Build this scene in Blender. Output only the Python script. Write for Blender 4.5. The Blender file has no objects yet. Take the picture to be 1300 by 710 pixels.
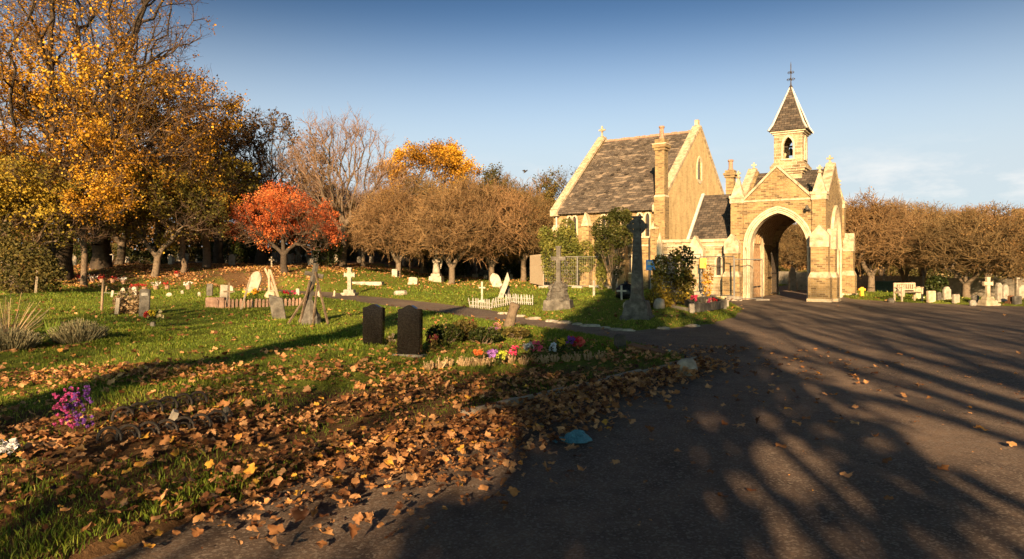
import bpy, math, random
import numpy as np
from mathutils import Vector, Matrix
R = math.radians
random.seed(5)
SC = bpy.context.scene
COL = SC.collection
# ------------------------------------------------------------------ camera
F, HOR, EYE = 866.67, 334.0, 1.65
cam_d = bpy.data.cameras.new('camera'); cam = bpy.data.objects.new('camera', cam_d); COL.objects.link(cam)
cam.location = (0, 0, EYE); cam.rotation_euler = (R(90), 0, 0)
cam_d.lens = 24.0; cam_d.sensor_width = 36.0; cam_d.shift_y = -(355 - HOR) / 1300.0
cam_d.clip_start = 0.1; cam_d.clip_end = 6000
SC.camera = cam
# ------------------------------------------------------------------ sky and sun
SUN_EL, SUN_AZ = 16.5, 9.4          # light travels toward +Y, 11.4 deg to the right
w = bpy.data.worlds.new('World'); SC.world = w; w.use_nodes = True
nt = w.node_tree; nt.nodes.clear()
out = nt.nodes.new('ShaderNodeOutputWorld'); bg = nt.nodes.new('ShaderNodeBackground')
sky = nt.nodes.new('ShaderNodeTexSky'); sky.sky_type = 'NISHITA'; sky.sun_disc = False
sky.sun_elevation = R(SUN_EL); sky.sun_rotation = R(180 + SUN_AZ)
sky.altitude = 500; sky.air_density = 1.0; sky.dust_density = 1.2; sky.ozone_density = 3.0
bg.inputs['Strength'].default_value = 0.0019
tc = nt.nodes.new('ShaderNodeTexCoord'); mp = nt.nodes.new('ShaderNodeMapping')
mp.inputs['Scale'].default_value = (1.0, 1.0, 3.2)
nz = nt.nodes.new('ShaderNodeTexNoise'); nz.inputs['Scale'].default_value = 7.0; nz.inputs['Detail'].default_value = 7; nz.inputs['Roughness'].default_value = .62
rp = nt.nodes.new('ShaderNodeValToRGB'); rp.color_ramp.elements[0].position = .50; rp.color_ramp.elements[1].position = .70
sep = nt.nodes.new('ShaderNodeSeparateXYZ')
band = nt.nodes.new('ShaderNodeMapRange'); band.inputs['From Min'].default_value = .165; band.inputs['From Max'].default_value = .10
mul = nt.nodes.new('ShaderNodeMath'); mul.operation = 'MULTIPLY'
mul2 = nt.nodes.new('ShaderNodeMath'); mul2.operation = 'MULTIPLY'; mul2.inputs[1].default_value = .75
mx = nt.nodes.new('ShaderNodeMixRGB'); mx.inputs[2].default_value = (165, 160, 154, 1)
L = nt.links.new
L(tc.outputs['Generated'], mp.inputs[0]); L(mp.outputs[0], nz.inputs['Vector']); L(nz.outputs['Fac'], rp.inputs[0])
L(tc.outputs['Generated'], sep.inputs[0]); L(sep.outputs['Z'], band.inputs['Value'])
L(rp.outputs[0], mul.inputs[0]); L(band.outputs[0], mul.inputs[1]); L(mul.outputs[0], mul2.inputs[0])
L(mul2.outputs[0], mx.inputs[0]); hs = nt.nodes.new('ShaderNodeHueSaturation'); hs.inputs['Saturation'].default_value = .78; gm = nt.nodes.new('ShaderNodeGamma'); gm.inputs['Gamma'].default_value = 2.7; L(sky.outputs[0], gm.inputs[0]); tn_ = nt.nodes.new('ShaderNodeMixRGB'); tn_.blend_type = 'MULTIPLY'; tn_.inputs[0].default_value = 1; tn_.inputs[2].default_value = (.86, 1.24, .95, 1); L(gm.outputs[0], hs.inputs['Color']); L(hs.outputs[0], tn_.inputs[1]); hz = nt.nodes.new('ShaderNodeMixRGB'); hz.inputs[2].default_value = (108, 121, 130, 1); hf = nt.nodes.new('ShaderNodeMapRange'); hf.interpolation_type = 'SMOOTHSTEP'; hf.inputs['From Min'].default_value = .37; hf.inputs['From Max'].default_value = .10; hf.inputs['To Max'].default_value = .95; L(sep.outputs['Z'], hf.inputs['Value']); L(hf.outputs[0], hz.inputs[0]); L(tn_.outputs[0], hz.inputs[1]); L(hz.outputs[0], mx.inputs[1]); L(mx.outputs[0], bg.inputs[0]); L(bg.outputs[0], out.inputs[0])
sd_ = bpy.data.lights.new('sun', 'SUN'); sun = bpy.data.objects.new('sun', sd_); COL.objects.link(sun)
sd_.energy = 5.0; sd_.angle = R(.55); sd_.color = (1.0, .67, .36)
LD = Vector((math.sin(R(SUN_AZ)) * math.cos(R(SUN_EL)), math.cos(R(SUN_AZ)) * math.cos(R(SUN_EL)), -math.sin(R(SUN_EL))))
sun.rotation_euler = LD.to_track_quat('-Z', 'Y').to_euler()
sun.location = (0, -30, 30)
SC.view_settings.view_transform = 'Standard'; SC.view_settings.look = 'None'
SC.view_settings.exposure = 1.74; SC.view_settings.gamma = 1; SC.view_settings.use_curve_mapping = False

# ------------------------------------------------------------------ objects
def tag(o, label=None, cat=None, group=None, kind=None):
    if label: o['label'] = label
    if cat: o['category'] = cat
    if group: o['group'] = group
    if kind: o['kind'] = kind
    return o
def thing(name, label, cat, loc=(0, 0, 0), rz=0, group=None, rot=None):
    o = bpy.data.objects.new(name, None); COL.objects.link(o); o.empty_display_size = .3
    o.location = loc; o.rotation_euler = rot if rot else (0, 0, rz)
    return tag(o, label, cat, group)
KIDS = {}
def link(name, me, m, parent=None):
    o = bpy.data.objects.new(name, me); COL.objects.link(o)
    if m and not me.materials: me.materials.append(m)
    if parent: o.parent = parent; KIDS.setdefault(parent, []).append(o)
    return o
def copy_tree(o, parent=None):
    c = o.copy(); COL.objects.link(c)
    if parent: c.parent = parent
    for ch in KIDS.get(o, []): copy_tree(ch, c)
    return c
def npmesh(name, V, Fq, smooth=False, attr=None):
    """V (n,3), Fq (m,k) index array or list of arrays; attr: float per vertex"""
    me = bpy.data.meshes.new(name)
    V = np.asarray(V, dtype=np.float32)
    if isinstance(Fq, np.ndarray): Fq = [Fq]
    Fq = [f for f in Fq if len(f)]
    loops = np.concatenate([f.ravel() for f in Fq]).astype(np.int32)
    tot = np.concatenate([np.full(len(f), f.shape[1]) for f in Fq]).astype(np.int32)
    st = np.concatenate([[0], np.cumsum(tot)[:-1]]).astype(np.int32)
    me.vertices.add(len(V)); me.vertices.foreach_set('co', V.ravel())
    me.loops.add(len(loops)); me.loops.foreach_set('vertex_index', loops)
    me.polygons.add(len(tot)); me.polygons.foreach_set('loop_start', st); me.polygons.foreach_set('loop_total', tot)
    if smooth: me.polygons.foreach_set('use_smooth', np.ones(len(tot), dtype=bool))
    me.update(calc_edges=True)
    if attr is not None:
        a = me.attributes.new('tone', 'FLOAT', 'POINT'); a.data.foreach_set('value', np.asarray(attr, dtype=np.float32))
    return me
class MB:
    def __init__(s): s.v = []; s.f = []
    def add(s, vs, fs):
        n = len(s.v); s.v += [tuple(v) for v in vs]; s.f += [tuple(i + n for i in f) for f in fs]; return s
    def box(s, x0, x1, y0, y1, z0, z1, tx=0, ty=0):
        """tx, ty: taper of the top on each side"""
        vs = [(x0, y0, z0), (x1, y0, z0), (x1, y1, z0), (x0, y1, z0), (x0 + tx, y0 + ty, z1), (x1 - tx, y0 + ty, z1), (x1 - tx, y1 - ty, z1), (x0 + tx, y1 - ty, z1)]
        return s.add(vs, [(3, 2, 1, 0), (4, 5, 6, 7), (0, 1, 5, 4), (1, 2, 6, 5), (2, 3, 7, 6), (3, 0, 4, 7)])
    def obox(s, c, hx, hy, hz, M):
        vs = [M @ Vector((sx * hx, sy * hy, sz * hz)) + Vector(c) for sz in (-1, 1) for sx, sy in ((-1, -1), (1, -1), (1, 1), (-1, 1))]
        return s.add(vs, [(3, 2, 1, 0), (4, 5, 6, 7), (0, 1, 5, 4), (1, 2, 6, 5), (2, 3, 7, 6), (3, 0, 4, 7)])
    def bar(s, a, b, r, r2=None, n=6):
        a, b = Vector(a), Vector(b); r2 = r if r2 is None else r2
        d = (b - a); 
        if d.length < 1e-6: return s
        d.normalize(); p = d.orthogonal().normalized(); q = d.cross(p)
        vs = []
        for c, rr in ((a, r), (b, r2)):
            for i in range(n):
                t = 2 * math.pi * i / n + math.pi / n; vs.append(c + (p * math.cos(t) + q * math.sin(t)) * rr)
        fs = [(i, (i + 1) % n, n + (i + 1) % n, n + i) for i in range(n)] + [tuple(range(n))[::-1], tuple(range(n, 2 * n))]
        return s.add(vs, fs)
    def tube(s, pts, rs, n=6):
        pts = [Vector(p) for p in pts]
        if not isinstance(rs, (list, tuple)): rs = [rs] * len(pts)
        vs = []; prev = None
        for i, p in enumerate(pts):
            d = (pts[min(i + 1, len(pts) - 1)] - pts[max(i - 1, 0)]).normalized()
            if prev is None: u = d.orthogonal().normalized()
            else:
                u = prev - d * prev.dot(d); u = u.normalized() if u.length > 1e-4 else d.orthogonal().normalized()
            prev = u; q = d.cross(u)
            for k in range(n):
                t = 2 * math.pi * k / n; vs.append(p + (u * math.cos(t) + q * math.sin(t)) * rs[i])
        fs = [(i * n + k, i * n + (k + 1) % n, (i + 1) * n + (k + 1) % n, (i + 1) * n + k) for i in range(len(pts) - 1) for k in range(n)]
        m = len(pts) - 1
        fs += [tuple(range(n))[::-1], tuple(range(m * n, m * n + n))]
        return s.add(vs, fs)
    def lathe(s, prof, c=(0, 0, 0), n=12, jit=0, rnd=random):
        vs = []
        for (r, z) in prof:
            for k in range(n):
                t = 2 * math.pi * k / n; j = 1 + rnd.uniform(-jit, jit)
                vs.append((c[0] + r * j * math.cos(t), c[1] + r * j * math.sin(t), c[2] + z + rnd.uniform(-jit, jit) * r * .6))
        m = len(prof) - 1
        fs = [(i * n + k, i * n + (k + 1) % n, (i + 1) * n + (k + 1) % n, (i + 1) * n + k) for i in range(m) for k in range(n)]
        fs += [tuple(range(n))[::-1], tuple(range(m * n, m * n + n))]
        return s.add(vs, fs)
    def prism(s, poly, y0, y1, f=None):
        """poly in (x,z), extruded in y"""
        n = len(poly)
        vs = [(x, y0, z) for x, z in poly] + [(x, y1, z) for x, z in poly]
        if f: vs = [f(*v) for v in vs]
        fs = [tuple(range(n)), tuple(range(n, 2 * n))[::-1]] + [(i, i + n, (i + 1) % n + n, (i + 1) % n) for i in range(n)]
        return s.add(vs, fs)
    def ring(s, inner, outer, y0, y1, f=None):
        """band between two open curves of (x,z)"""
        n = len(inner)
        vs = [(x, y0, z) for x, z in inner] + [(x, y0, z) for x, z in outer] + [(x, y1, z) for x, z in inner] + [(x, y1, z) for x, z in outer]
        if f: vs = [f(*v) for v in vs]
        fs = []
        for i in range(n - 1):
            fs += [(i, i + 1, n + i + 1, n + i), (2 * n + i, 3 * n + i, 3 * n + i + 1, 2 * n + i + 1), (i, 2 * n + i, 2 * n + i + 1, i + 1), (n + i, n + i + 1, 3 * n + i + 1, 3 * n + i)]
        fs += [(0, n, 3 * n, 2 * n), (n - 1, 3 * n - 1, 4 * n - 1, 2 * n - 1)]
        return s.add(vs, fs)
    def wall(s, a0, a1, top, b0, b1, ops=(), z0=0.0, f=None, extra=()):
        """wall from a0 to a1, thickness b0..b1, top(a); ops: (centre, half width, sill, spring, apex)"""
        f = f or (lambda a, b, z: (a, b, z))
        xs = {a0, a1} | set(extra)
        for c, hw, si, sp, ap in ops:
            for k in range(-8, 9): xs.add(round(c + hw * math.sin(k / 8 * math.pi / 2), 5))
        xs = sorted(x for x in xs if a0 <= x <= a1)
        def az(o, a):
            c, hw, si, sp, ap = o
            if ap <= sp: return sp
            h = ap - sp; Rr = (hw * hw + h * h) / (2 * hw); d = abs(a - c)
            v = Rr * Rr - (d - hw + Rr) ** 2
            return sp + math.sqrt(max(v, 0))
        def quad8(xa, xb, za0, zb0, za1, zb1, under):
            vs = [f(xa, b0, za0), f(xb, b0, zb0), f(xb, b1, zb0), f(xa, b1, za0), f(xa, b0, za1), f(xb, b0, zb1), f(xb, b1, zb1), f(xa, b1, za1)]
            fs = [(0, 1, 5, 4), (2, 3, 7, 6), (4, 5, 6, 7)]
            if under: fs.append((3, 2, 1, 0))
            s.add(vs, fs)
        for xa, xb in zip(xs[:-1], xs[1:]):
            m = (xa + xb) / 2; o = [p for p in ops if abs(m - p[0]) < p[1]]
            if o:
                o = o[0]
                if o[2] > z0: quad8(xa, xb, z0, z0, o[2], o[2], False)
                quad8(xa, xb, az(o, xa), az(o, xb), top(xa), top(xb), True)
            else: quad8(xa, xb, z0, z0, top(xa), top(xb), False)
        for c, hw, si, sp, ap in ops:
            for x in (c - hw, c + hw):
                s.add([f(x, b0, max(si, z0)), f(x, b1, max(si, z0)), f(x, b1, sp), f(x, b0, sp)], [(0, 1, 2, 3)])
        for x in (a0, a1): s.add([f(x, b0, z0), f(x, b1, z0), f(x, b1, top(x)), f(x, b0, top(x))], [(0, 1, 2, 3)])
        return s
    def build(s, name, m, parent=None, smooth=False, bevel=0, loc=None, rot=None, fix=True):
        me = bpy.data.meshes.new(name); me.from_pydata(s.v, [], s.f); me.update()
        if fix:
            import bmesh
            bm = bmesh.new(); bm.from_mesh(me); bmesh.ops.remove_doubles(bm, verts=bm.verts, dist=1e-4) if smooth else None
            bmesh.ops.recalc_face_normals(bm, faces=bm.faces)
            if bevel:
                ed = [e for e in bm.edges if len(e.link_faces) == 2 and e.calc_face_angle(0) > .5]
                bmesh.ops.bevel(bm, geom=ed, offset=bevel, segments=2, affect='EDGES', clamp_overlap=True)
            bm.to_mesh(me); bm.free()
        if smooth: me.polygons.foreach_set('use_smooth', [True] * len(me.polygons))
        o = link(name, me, m, parent)
        if loc: o.location = loc
        if rot: o.rotation_euler = rot
        return o
def arch_pts(c, hw, sp, ap, n=10, base=None):
    h = ap - sp; Rr = (hw * hw + h * h) / (2 * hw); a = math.asin(min(1, h / Rr)) if Rr >= hw else math.pi - math.asin(min(1, h / Rr))
    L_ = []
    for i in range(n + 1):
        t = a * i / n; L_.append((c - hw + Rr - Rr * math.cos(t), sp + Rr * math.sin(t)))
    Rt = [(2 * c - x, z) for x, z in L_[:-1]][::-1]
    pts = L_ + Rt
    if base is not None: pts = [(c - hw, base)] + pts + [(c + hw, base)]
    return pts

# ------------------------------------------------------------------ materials
def newmat(name):
    m = bpy.data.materials.new(name); m.use_nodes = True; t = m.node_tree; t.nodes.clear()
    o = t.nodes.new('ShaderNodeOutputMaterial'); b = t.nodes.new('ShaderNodeBsdfPrincipled'); t.links.new(b.outputs[0], o.inputs[0])
    return m, t, b
def nn(t, typ, **kw):
    n = t.nodes.new(typ)
    for k, v in kw.items():
        if k.startswith('_'): setattr(n, k[1:], v)
        else: n.inputs[k.replace('__', ' ')].default_value = v
    return n
def ramp(t, stops, mode='LINEAR'):
    r = t.nodes.new('ShaderNodeValToRGB'); r.color_ramp.interpolation = mode
    while len(r.color_ramp.elements) < len(stops): r.color_ramp.elements.new(.5)
    for e, (p, c) in zip(r.color_ramp.elements, stops): e.position = p; e.color = tuple(c) + (1,) if len(c) == 3 else c
    return r
def noisy(name, c1, c2, scale=6, rough=.85, bump=.3, c3=None, spec=.3, detail=8, coord='Object', metal=0, bscale=4):
    m, t, b = newmat(name); l = t.links.new
    tcn = t.nodes.new('ShaderNodeTexCoord')
    n = nn(t, 'ShaderNodeTexNoise', Scale=scale, Detail=detail, Roughness=.65); l(tcn.outputs[coord], n.inputs['Vector'])
    st = [(.32, c1), (.66, c2)] if not c3 else [(.3, c1), (.5, c2), (.68, c3)]
    r = ramp(t, st); l(n.outputs['Fac'], r.inputs[0]); l(r.outputs[0], b.inputs['Base Color'])
    n2 = nn(t, 'ShaderNodeTexNoise', Scale=scale * bscale, Detail=6, Roughness=.7); l(tcn.outputs[coord], n2.inputs['Vector'])
    bp = nn(t, 'ShaderNodeBump', Strength=bump, Distance=.02); l(n2.outputs['Fac'], bp.inputs['Height']); l(bp.outputs[0], b.inputs['Normal'])
    b.inputs['Roughness'].default_value = rough; b.inputs['Specular IOR Level'].default_value = spec; b.inputs['Metallic'].default_value = metal
    return m
def tone_mat(name, stops, rough=.7, trans=.35, spec=.25, mode='LINEAR'):
    m, t, b = newmat(name); l = t.links.new
    a = t.nodes.new('ShaderNodeAttribute'); a.attribute_name = 'tone'
    r = ramp(t, stops, mode); l(a.outputs['Fac'], r.inputs[0]); l(r.outputs[0], b.inputs['Base Color'])
    b.inputs['Roughness'].default_value = rough; b.inputs['Specular IOR Level'].default_value = spec
    if trans:
        tr = t.nodes.new('ShaderNodeBsdfTranslucent'); l(r.outputs[0], tr.inputs[0])
        ms = nn(t, 'ShaderNodeMixShader', Fac=trans); l(b.outputs[0], ms.inputs[1]); l(tr.outputs[0], ms.inputs[2])
        l(ms.outputs[0], [n for n in t.nodes if n.type == 'OUTPUT_MATERIAL'][0].inputs[0])
    return m
def vary(m, lo=.6, hi=1.25):
    """every tree of a kind gets a slightly different tint"""
    t = m.node_tree; b = [n for n in t.nodes if n.type == 'BSDF_PRINCIPLED'][0]; src = b.inputs['Base Color'].links[0].from_socket
    oi = t.nodes.new('ShaderNodeObjectInfo'); r = ramp(t, [(0, (lo, lo * 1.02, lo * .8)), (.35, (.75, .78, .60)), (.65, (1.0, .92, .78)), (1, (hi, hi * .90, hi * .74))])
    t.links.new(oi.outputs['Random'], r.inputs[0]); mm = nn(t, 'ShaderNodeMixRGB', _blend_type='MULTIPLY', Fac=1); t.links.new(src, mm.inputs[1]); t.links.new(r.outputs[0], mm.inputs[2]); t.links.new(mm.outputs[0], b.inputs['Base Color'])
def masonry(name, cols, mortar, bw, bh, patch=None, rough=.9, bump=.4, msize=.008, slope=1.0):
    """brick / slate courses in object space, mapped by face direction"""
    m, t, b = newmat(name); l = t.links.new
    tcn = t.nodes.new('ShaderNodeTexCoord'); s1 = t.nodes.new('ShaderNodeSeparateXYZ'); s2 = t.nodes.new('ShaderNodeSeparateXYZ')
    l(tcn.outputs['Object'], s1.inputs[0]); l(tcn.outputs['Normal'], s2.inputs[0])
    ax = nn(t, 'ShaderNodeMath', _operation='ABSOLUTE'); l(s2.outputs['X'], ax.inputs[0])
    ay = nn(t, 'ShaderNodeMath', _operation='ABSOLUTE'); l(s2.outputs['Y'], ay.inputs[0])
    gt = nn(t, 'ShaderNodeMath', _operation='GREATER_THAN'); l(ax.outputs[0], gt.inputs[0]); l(ay.outputs[0], gt.inputs[1])
    mxf = nn(t, 'ShaderNodeMix'); l(gt.outputs[0], mxf.inputs[0]); l(s1.outputs['X'], mxf.inputs[2]); l(s1.outputs['Y'], mxf.inputs[3])
    zs = nn(t, 'ShaderNodeMath', _operation='MULTIPLY'); zs.inputs[1].default_value = slope; l(s1.outputs['Z'], zs.inputs[0])
    cb = t.nodes.new('ShaderNodeCombineXYZ'); l(mxf.outputs[0], cb.inputs[0]); l(zs.outputs[0], cb.inputs[1])
    br = t.nodes.new('ShaderNodeTexBrick'); br.inputs['Scale'].default_value = 1; br.inputs['Brick Width'].default_value = bw; br.inputs['Row Height'].default_value = bh
    br.inputs['Mortar Size'].default_value = msize; br.inputs['Mortar Smooth'].default_value = .3; br.inputs['Bias'].default_value = 0
    br.inputs['Color1'].default_value = (0, 0, 0, 1); br.inputs['Color2'].default_value = (1, 1, 1, 1); br.inputs['Mortar'].default_value = (.5, .5, .5, 1)
    l(cb.outputs[0], br.inputs['Vector'])
    r = ramp(t, cols); l(br.outputs['Color'], r.inputs[0])
    n = nn(t, 'ShaderNodeTexNoise', Scale=1.5, Detail=10, Roughness=.74); mps = nn(t, 'ShaderNodeMapping'); mps.inputs['Scale'].default_value = (1.25, 1.25, .62); l(tcn.outputs['Object'], mps.inputs[0]); l(mps.outputs[0], n.inputs['Vector'])
    r2 = ramp(t, [(.32, (.26, .22, .18)), (.46, (.70, .67, .62)), (.58, (.95, .93, .90)), (.74, (1.25, 1.2, 1.12))]); l(n.outputs['Fac'], r2.inputs[0])
    mm = nn(t, 'ShaderNodeMixRGB', _blend_type='MULTIPLY', Fac=.85); l(r.outputs[0], mm.inputs[1]); l(r2.outputs[0], mm.inputs[2])
    m2 = t.nodes.new('ShaderNodeMixRGB'); l(br.outputs['Fac'], m2.inputs[0]); l(mm.outputs[0], m2.inputs[1]); m2.inputs[2].default_value = tuple(mortar) + (1,)
    src = m2
    if patch:
        pc, ps, lo, hi = patch
        mp_ = nn(t, 'ShaderNodeMapping'); mp_.inputs['Scale'].default_value = (1.1, 3.6, 1); l(cb.outputs[0], mp_.inputs[0])
        pn = nn(t, 'ShaderNodeTexNoise', Scale=ps, Detail=3, Roughness=.5); l(mp_.outputs[0], pn.inputs['Vector'])
        pr = ramp(t, [(lo, (0, 0, 0)), (hi, (1, 1, 1))]); l(pn.outputs['Fac'], pr.inputs[0])
        m3 = t.nodes.new('ShaderNodeMixRGB'); l(pr.outputs[0], m3.inputs[0]); l(src.outputs[0], m3.inputs[1]); m3.inputs[2].default_value = tuple(pc) + (1,); src = m3
    l(src.outputs[0], b.inputs['Base Color'])
    n2 = nn(t, 'ShaderNodeTexNoise', Scale=22, Detail=6, Roughness=.7); l(tcn.outputs['Object'], n2.inputs['Vector'])
    ad = nn(t, 'ShaderNodeMath', _operation='MULTIPLY_ADD'); ad.inputs[1].default_value = -1.0; l(br.outputs['Fac'], ad.inputs[0]); l(n2.outputs['Fac'], ad.inputs[2])
    bp = nn(t, 'ShaderNodeBump', Strength=bump, Distance=.02); l(ad.outputs[0], bp.inputs['Height']); l(bp.outputs[0], b.inputs['Normal'])
    b.inputs['Roughness'].default_value = rough; b.inputs['Specular IOR Level'].default_value = .25
    return m
M = {}
M['brick'] = masonry('stock_brick', [(0, (.12, .078, .036)), (.3, (.245, .168, .074)), (.65, (.34, .24, .108)), (1, (.20, .13, .06))], (.25, .20, .13), .23, .078, msize=.008)
M['ragstone'] = masonry('rag_stone', [(0, (.20, .155, .09)), (.4, (.35, .275, .17)), (.75, (.44, .36, .23)), (1, (.27, .21, .125))], (.42, .36, .26), .38, .15, bump=.6, msize=.012)
M['slate'] = masonry('slate_tiles', [(0, (.075, .062, .054)), (.5, (.12, .098, .08)), (1, (.17, .137, .108))], (.02, .018, .016), .32, .19, patch=((.215, .165, .12), .9, .60, .63), bump=.7, slope=1.5, msize=.014)
M['slate2'] = masonry('plain_slates', [(0, (.05, .042, .036)), (.5, (.09, .072, .058)), (1, (.13, .105, .082))], (.02, .018, .016), .25, .16, bump=.7, slope=1.4, msize=.012)
M['stone'] = noisy('dressed_limestone', (.20, .155, .095), (.40, .325, .215), 3.2, c3=(.54, .45, .32), bump=.35)
M['stone_w'] = noisy('pale_dressed_stone', (.30, .24, .155), (.54, .455, .32), 4, bump=.25)
M['oldstone'] = noisy('weathered_stone', (.15, .13, .105), (.33, .29, .23), 5, c3=(.46, .41, .33), bump=.5)
M['darkstone'] = noisy('lichened_grey_stone', (.032, .029, .023), (.080, .072, .060), 5, c3=(.15, .138, .115), bump=.5)
M['palestone'] = noisy('pale_marble', (.15, .128, .095), (.28, .24, .185), 4, c3=(.37, .325, .255), bump=.25)
M['granite'] = noisy('polished_black_granite', (.004, .0035, .003), (.009, .008, .007), 30, rough=.10, bump=.01, spec=.22)
M['granite_r'] = noisy('rough_granite_edge', (.05, .048, .05), (.12, .115, .11), 20, rough=.7, bump=.5)
M['gold'] = noisy('gilded_lettering', (.5, .36, .12), (.6, .45, .18), 20, rough=.4, bump=.05)
M['concrete'] = noisy('pale_concrete', (.17, .145, .115), (.31, .27, .215), 7, bump=.4)
M['terracotta'] = noisy('terracotta', (.20, .115, .075), (.34, .215, .15), 8, bump=.3)
M['wood'] = noisy('old_wood', (.16, .11, .065), (.32, .23, .14), 9, bump=.4)
M['palewood'] = noisy('sunbleached_wood', (.30, .23, .15), (.46, .37, .26), 9, bump=.3)
M['doorwood'] = noisy('oak_door', (.20, .12, .06), (.34, .22, .12), 8, bump=.3)
M['greydoor'] = noisy('grey_boarding', (.36, .33, .28), (.5, .46, .40), 5, bump=.2)
M['white'] = noisy('white_paint', (.26, .245, .215), (.46, .44, .40), 10, rough=.5, bump=.1)
M['lead'] = noisy('pale_lead', (.36, .34, .30), (.52, .50, .45), 6, rough=.55, bump=.2)
M['iron'] = noisy('dark_iron', (.015, .013, .012), (.05, .04, .032), 20, rough=.5, bump=.3)
M['steel'] = noisy('galvanised_steel', (.13, .125, .115), (.23, .22, .20), 15, rough=.45, bump=.1, metal=.5)
M['rust'] = noisy('rusty_iron', (.10, .045, .02), (.24, .11, .05), 15, rough=.8, bump=.4)
M['glass'] = noisy('dark_leaded_glass', (.012, .012, .014), (.05, .045, .04), 10, rough=.2, bump=.15, spec=.5)
M['bark'] = noisy('brown_bark', (.035, .024, .016), (.11, .078, .05), 7, c3=(.17, .125, .085), bump=.8)
M['bark_d'] = noisy('dark_bark', (.018, .013, .009), (.06, .043, .028), 6, bump=.8)
M['bark_p'] = noisy('pale_bark', (.055, .040, .026), (.145, .108, .072), 5, c3=(.05, .036, .023), bump=.6)
M['twig_b'] = noisy('brown_twigs', (.105, .064, .035), (.265, .168, .088), .9, bump=0)
M['twig_r'] = noisy('reddish_twigs', (.11, .066, .044), (.24, .155, .105), 1, bump=0)
M['twig_d'] = noisy('dark_twigs', (.045, .028, .018), (.10, .062, .036), 2, bump=0)
M['leaf_gold'] = tone_mat('golden_leaves', [(0, (.10, .045, .008)), (.35, (.29, .135, .014)), (.7, (.58, .30, .022)), (1, (.68, .44, .05))])
M['leaf_yel'] = tone_mat('yellow_green_leaves', [(0, (.045, .045, .010)), (.4, (.12, .10, .018)), (.75, (.32, .22, .025)), (1, (.5, .34, .04))])
M['leaf_red'] = tone_mat('red_maple_leaves', [(0, (.13, .028, .014)), (.35, (.30, .068, .024)), (.7, (.60, .15, .040)), (1, (.66, .28, .09))])
M['leaf_rust'] = tone_mat('rusty_brown_leaves', [(0, (.09, .045, .018)), (.5, (.19, .105, .04)), (1, (.30, .185, .07))])
M['leaf_grn'] = tone_mat('evergreen_leaves', [(0, (.010, .017, .005)), (.5, (.028, .042, .010)), (1, (.075, .085, .018))], rough=.5)
M['leaf_olive'] = tone_mat('olive_leaves', [(0, (.035, .036, .010)), (.5, (.10, .085, .022)), (1, (.20, .145, .04))])
M['leaf_ivy'] = tone_mat('ivy_leaves', [(0, (.05, .065, .012)), (.5, (.14, .15, .03)), (1, (.32, .28, .07))], rough=.5)
M['grass'] = tone_mat('grass_blades', [(0, (.045, .085, .010)), (.45, (.125, .185, .016)), (.8, (.225, .255, .026)), (1, (.38, .32, .08))], rough=.6, trans=.4)
M['dry'] = tone_mat('dry_stalks', [(0, (.16, .10, .05)), (.5, (.34, .23, .12)), (1, (.52, .39, .23))], trans=.3)
M['lavender'] = tone_mat('grey_green_sprigs', [(0, (.06, .058, .03)), (.5, (.15, .14, .075)), (1, (.30, .26, .15))], trans=.3)
M['litter'] = tone_mat('fallen_leaves', [(0, (.07, .028, .012)), (.22, (.20, .080, .028)), (.45, (.40, .195, .075)), (.7, (.60, .34, .16)), (.88, (.60, .27, .05)), (1, (.68, .42, .06))], rough=.65, trans=.25, spec=.35)
PET = {}
def petal(name, c, c2=None):
    if name not in PET:
        PET[name] = tone_mat('petals_' + name, [(0, tuple(x * .5 for x in c)), (1, c2 or c)], trans=.3)
    return PET[name]
vary(M['twig_b']); M['leaf_grn_lit'] = tone_mat('sunlit_evergreen_leaves', [(0, (.018, .024, .006)), (.5, (.055, .062, .014)), (1, (.14, .125, .03))], rough=.5)  # lit copy of the evergreen leaves, sunlight put into the greens
# ground
def ground_mat():
    m, t, b = newmat('lawn'); l = t.links.new
    tcn = t.nodes.new('ShaderNodeTexCoord')
    n1 = nn(t, 'ShaderNodeTexNoise', Scale=.5, Detail=8, Roughness=.65); l(tcn.outputs['Object'], n1.inputs['Vector'])
    n2 = nn(t, 'ShaderNodeTexNoise', Scale=14, Detail=8, Roughness=.75); l(tcn.outputs['Object'], n2.inputs['Vector'])
    r1 = ramp(t, [(.30, (.05, .07, .012)), (.5, (.125, .15, .02)), (.7, (.20, .19, .04))]); l(n2.outputs['Fac'], r1.inputs[0])
    r2 = ramp(t, [(.3, (.06, .035, .018)), (.6, (.15, .085, .04)), (.75, (.28, .17, .08))]); l(n2.outputs['Fac'], r2.inputs[0])
    a = t.nodes.new('ShaderNodeAttribute'); a.attribute_name = 'tone'
    ad = nn(t, 'ShaderNodeMath', _operation='ADD'); l(a.outputs['Fac'], ad.inputs[0]); l(n1.outputs['Fac'], ad.inputs[1])
    rr = ramp(t, [(.78, (0, 0, 0)), (.98, (1, 1, 1))]); l(ad.outputs[0], rr.inputs[0])
    mxx = t.nodes.new('ShaderNodeMixRGB'); l(rr.outputs[0], mxx.inputs[0]); l(r1.outputs[0], mxx.inputs[1]); l(r2.outputs[0], mxx.inputs[2])
    l(mxx.outputs[0], b.inputs['Base Color'])
    bp = nn(t, 'ShaderNodeBump', Strength=.9, Distance=.06); l(n2.outputs['Fac'], bp.inputs['Height']); l(bp.outputs[0], b.inputs['Normal'])
    b.inputs['Roughness'].default_value = .95; b.inputs['Specular IOR Level'].default_value = .1
    return m
M['ground'] = ground_mat()
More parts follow.
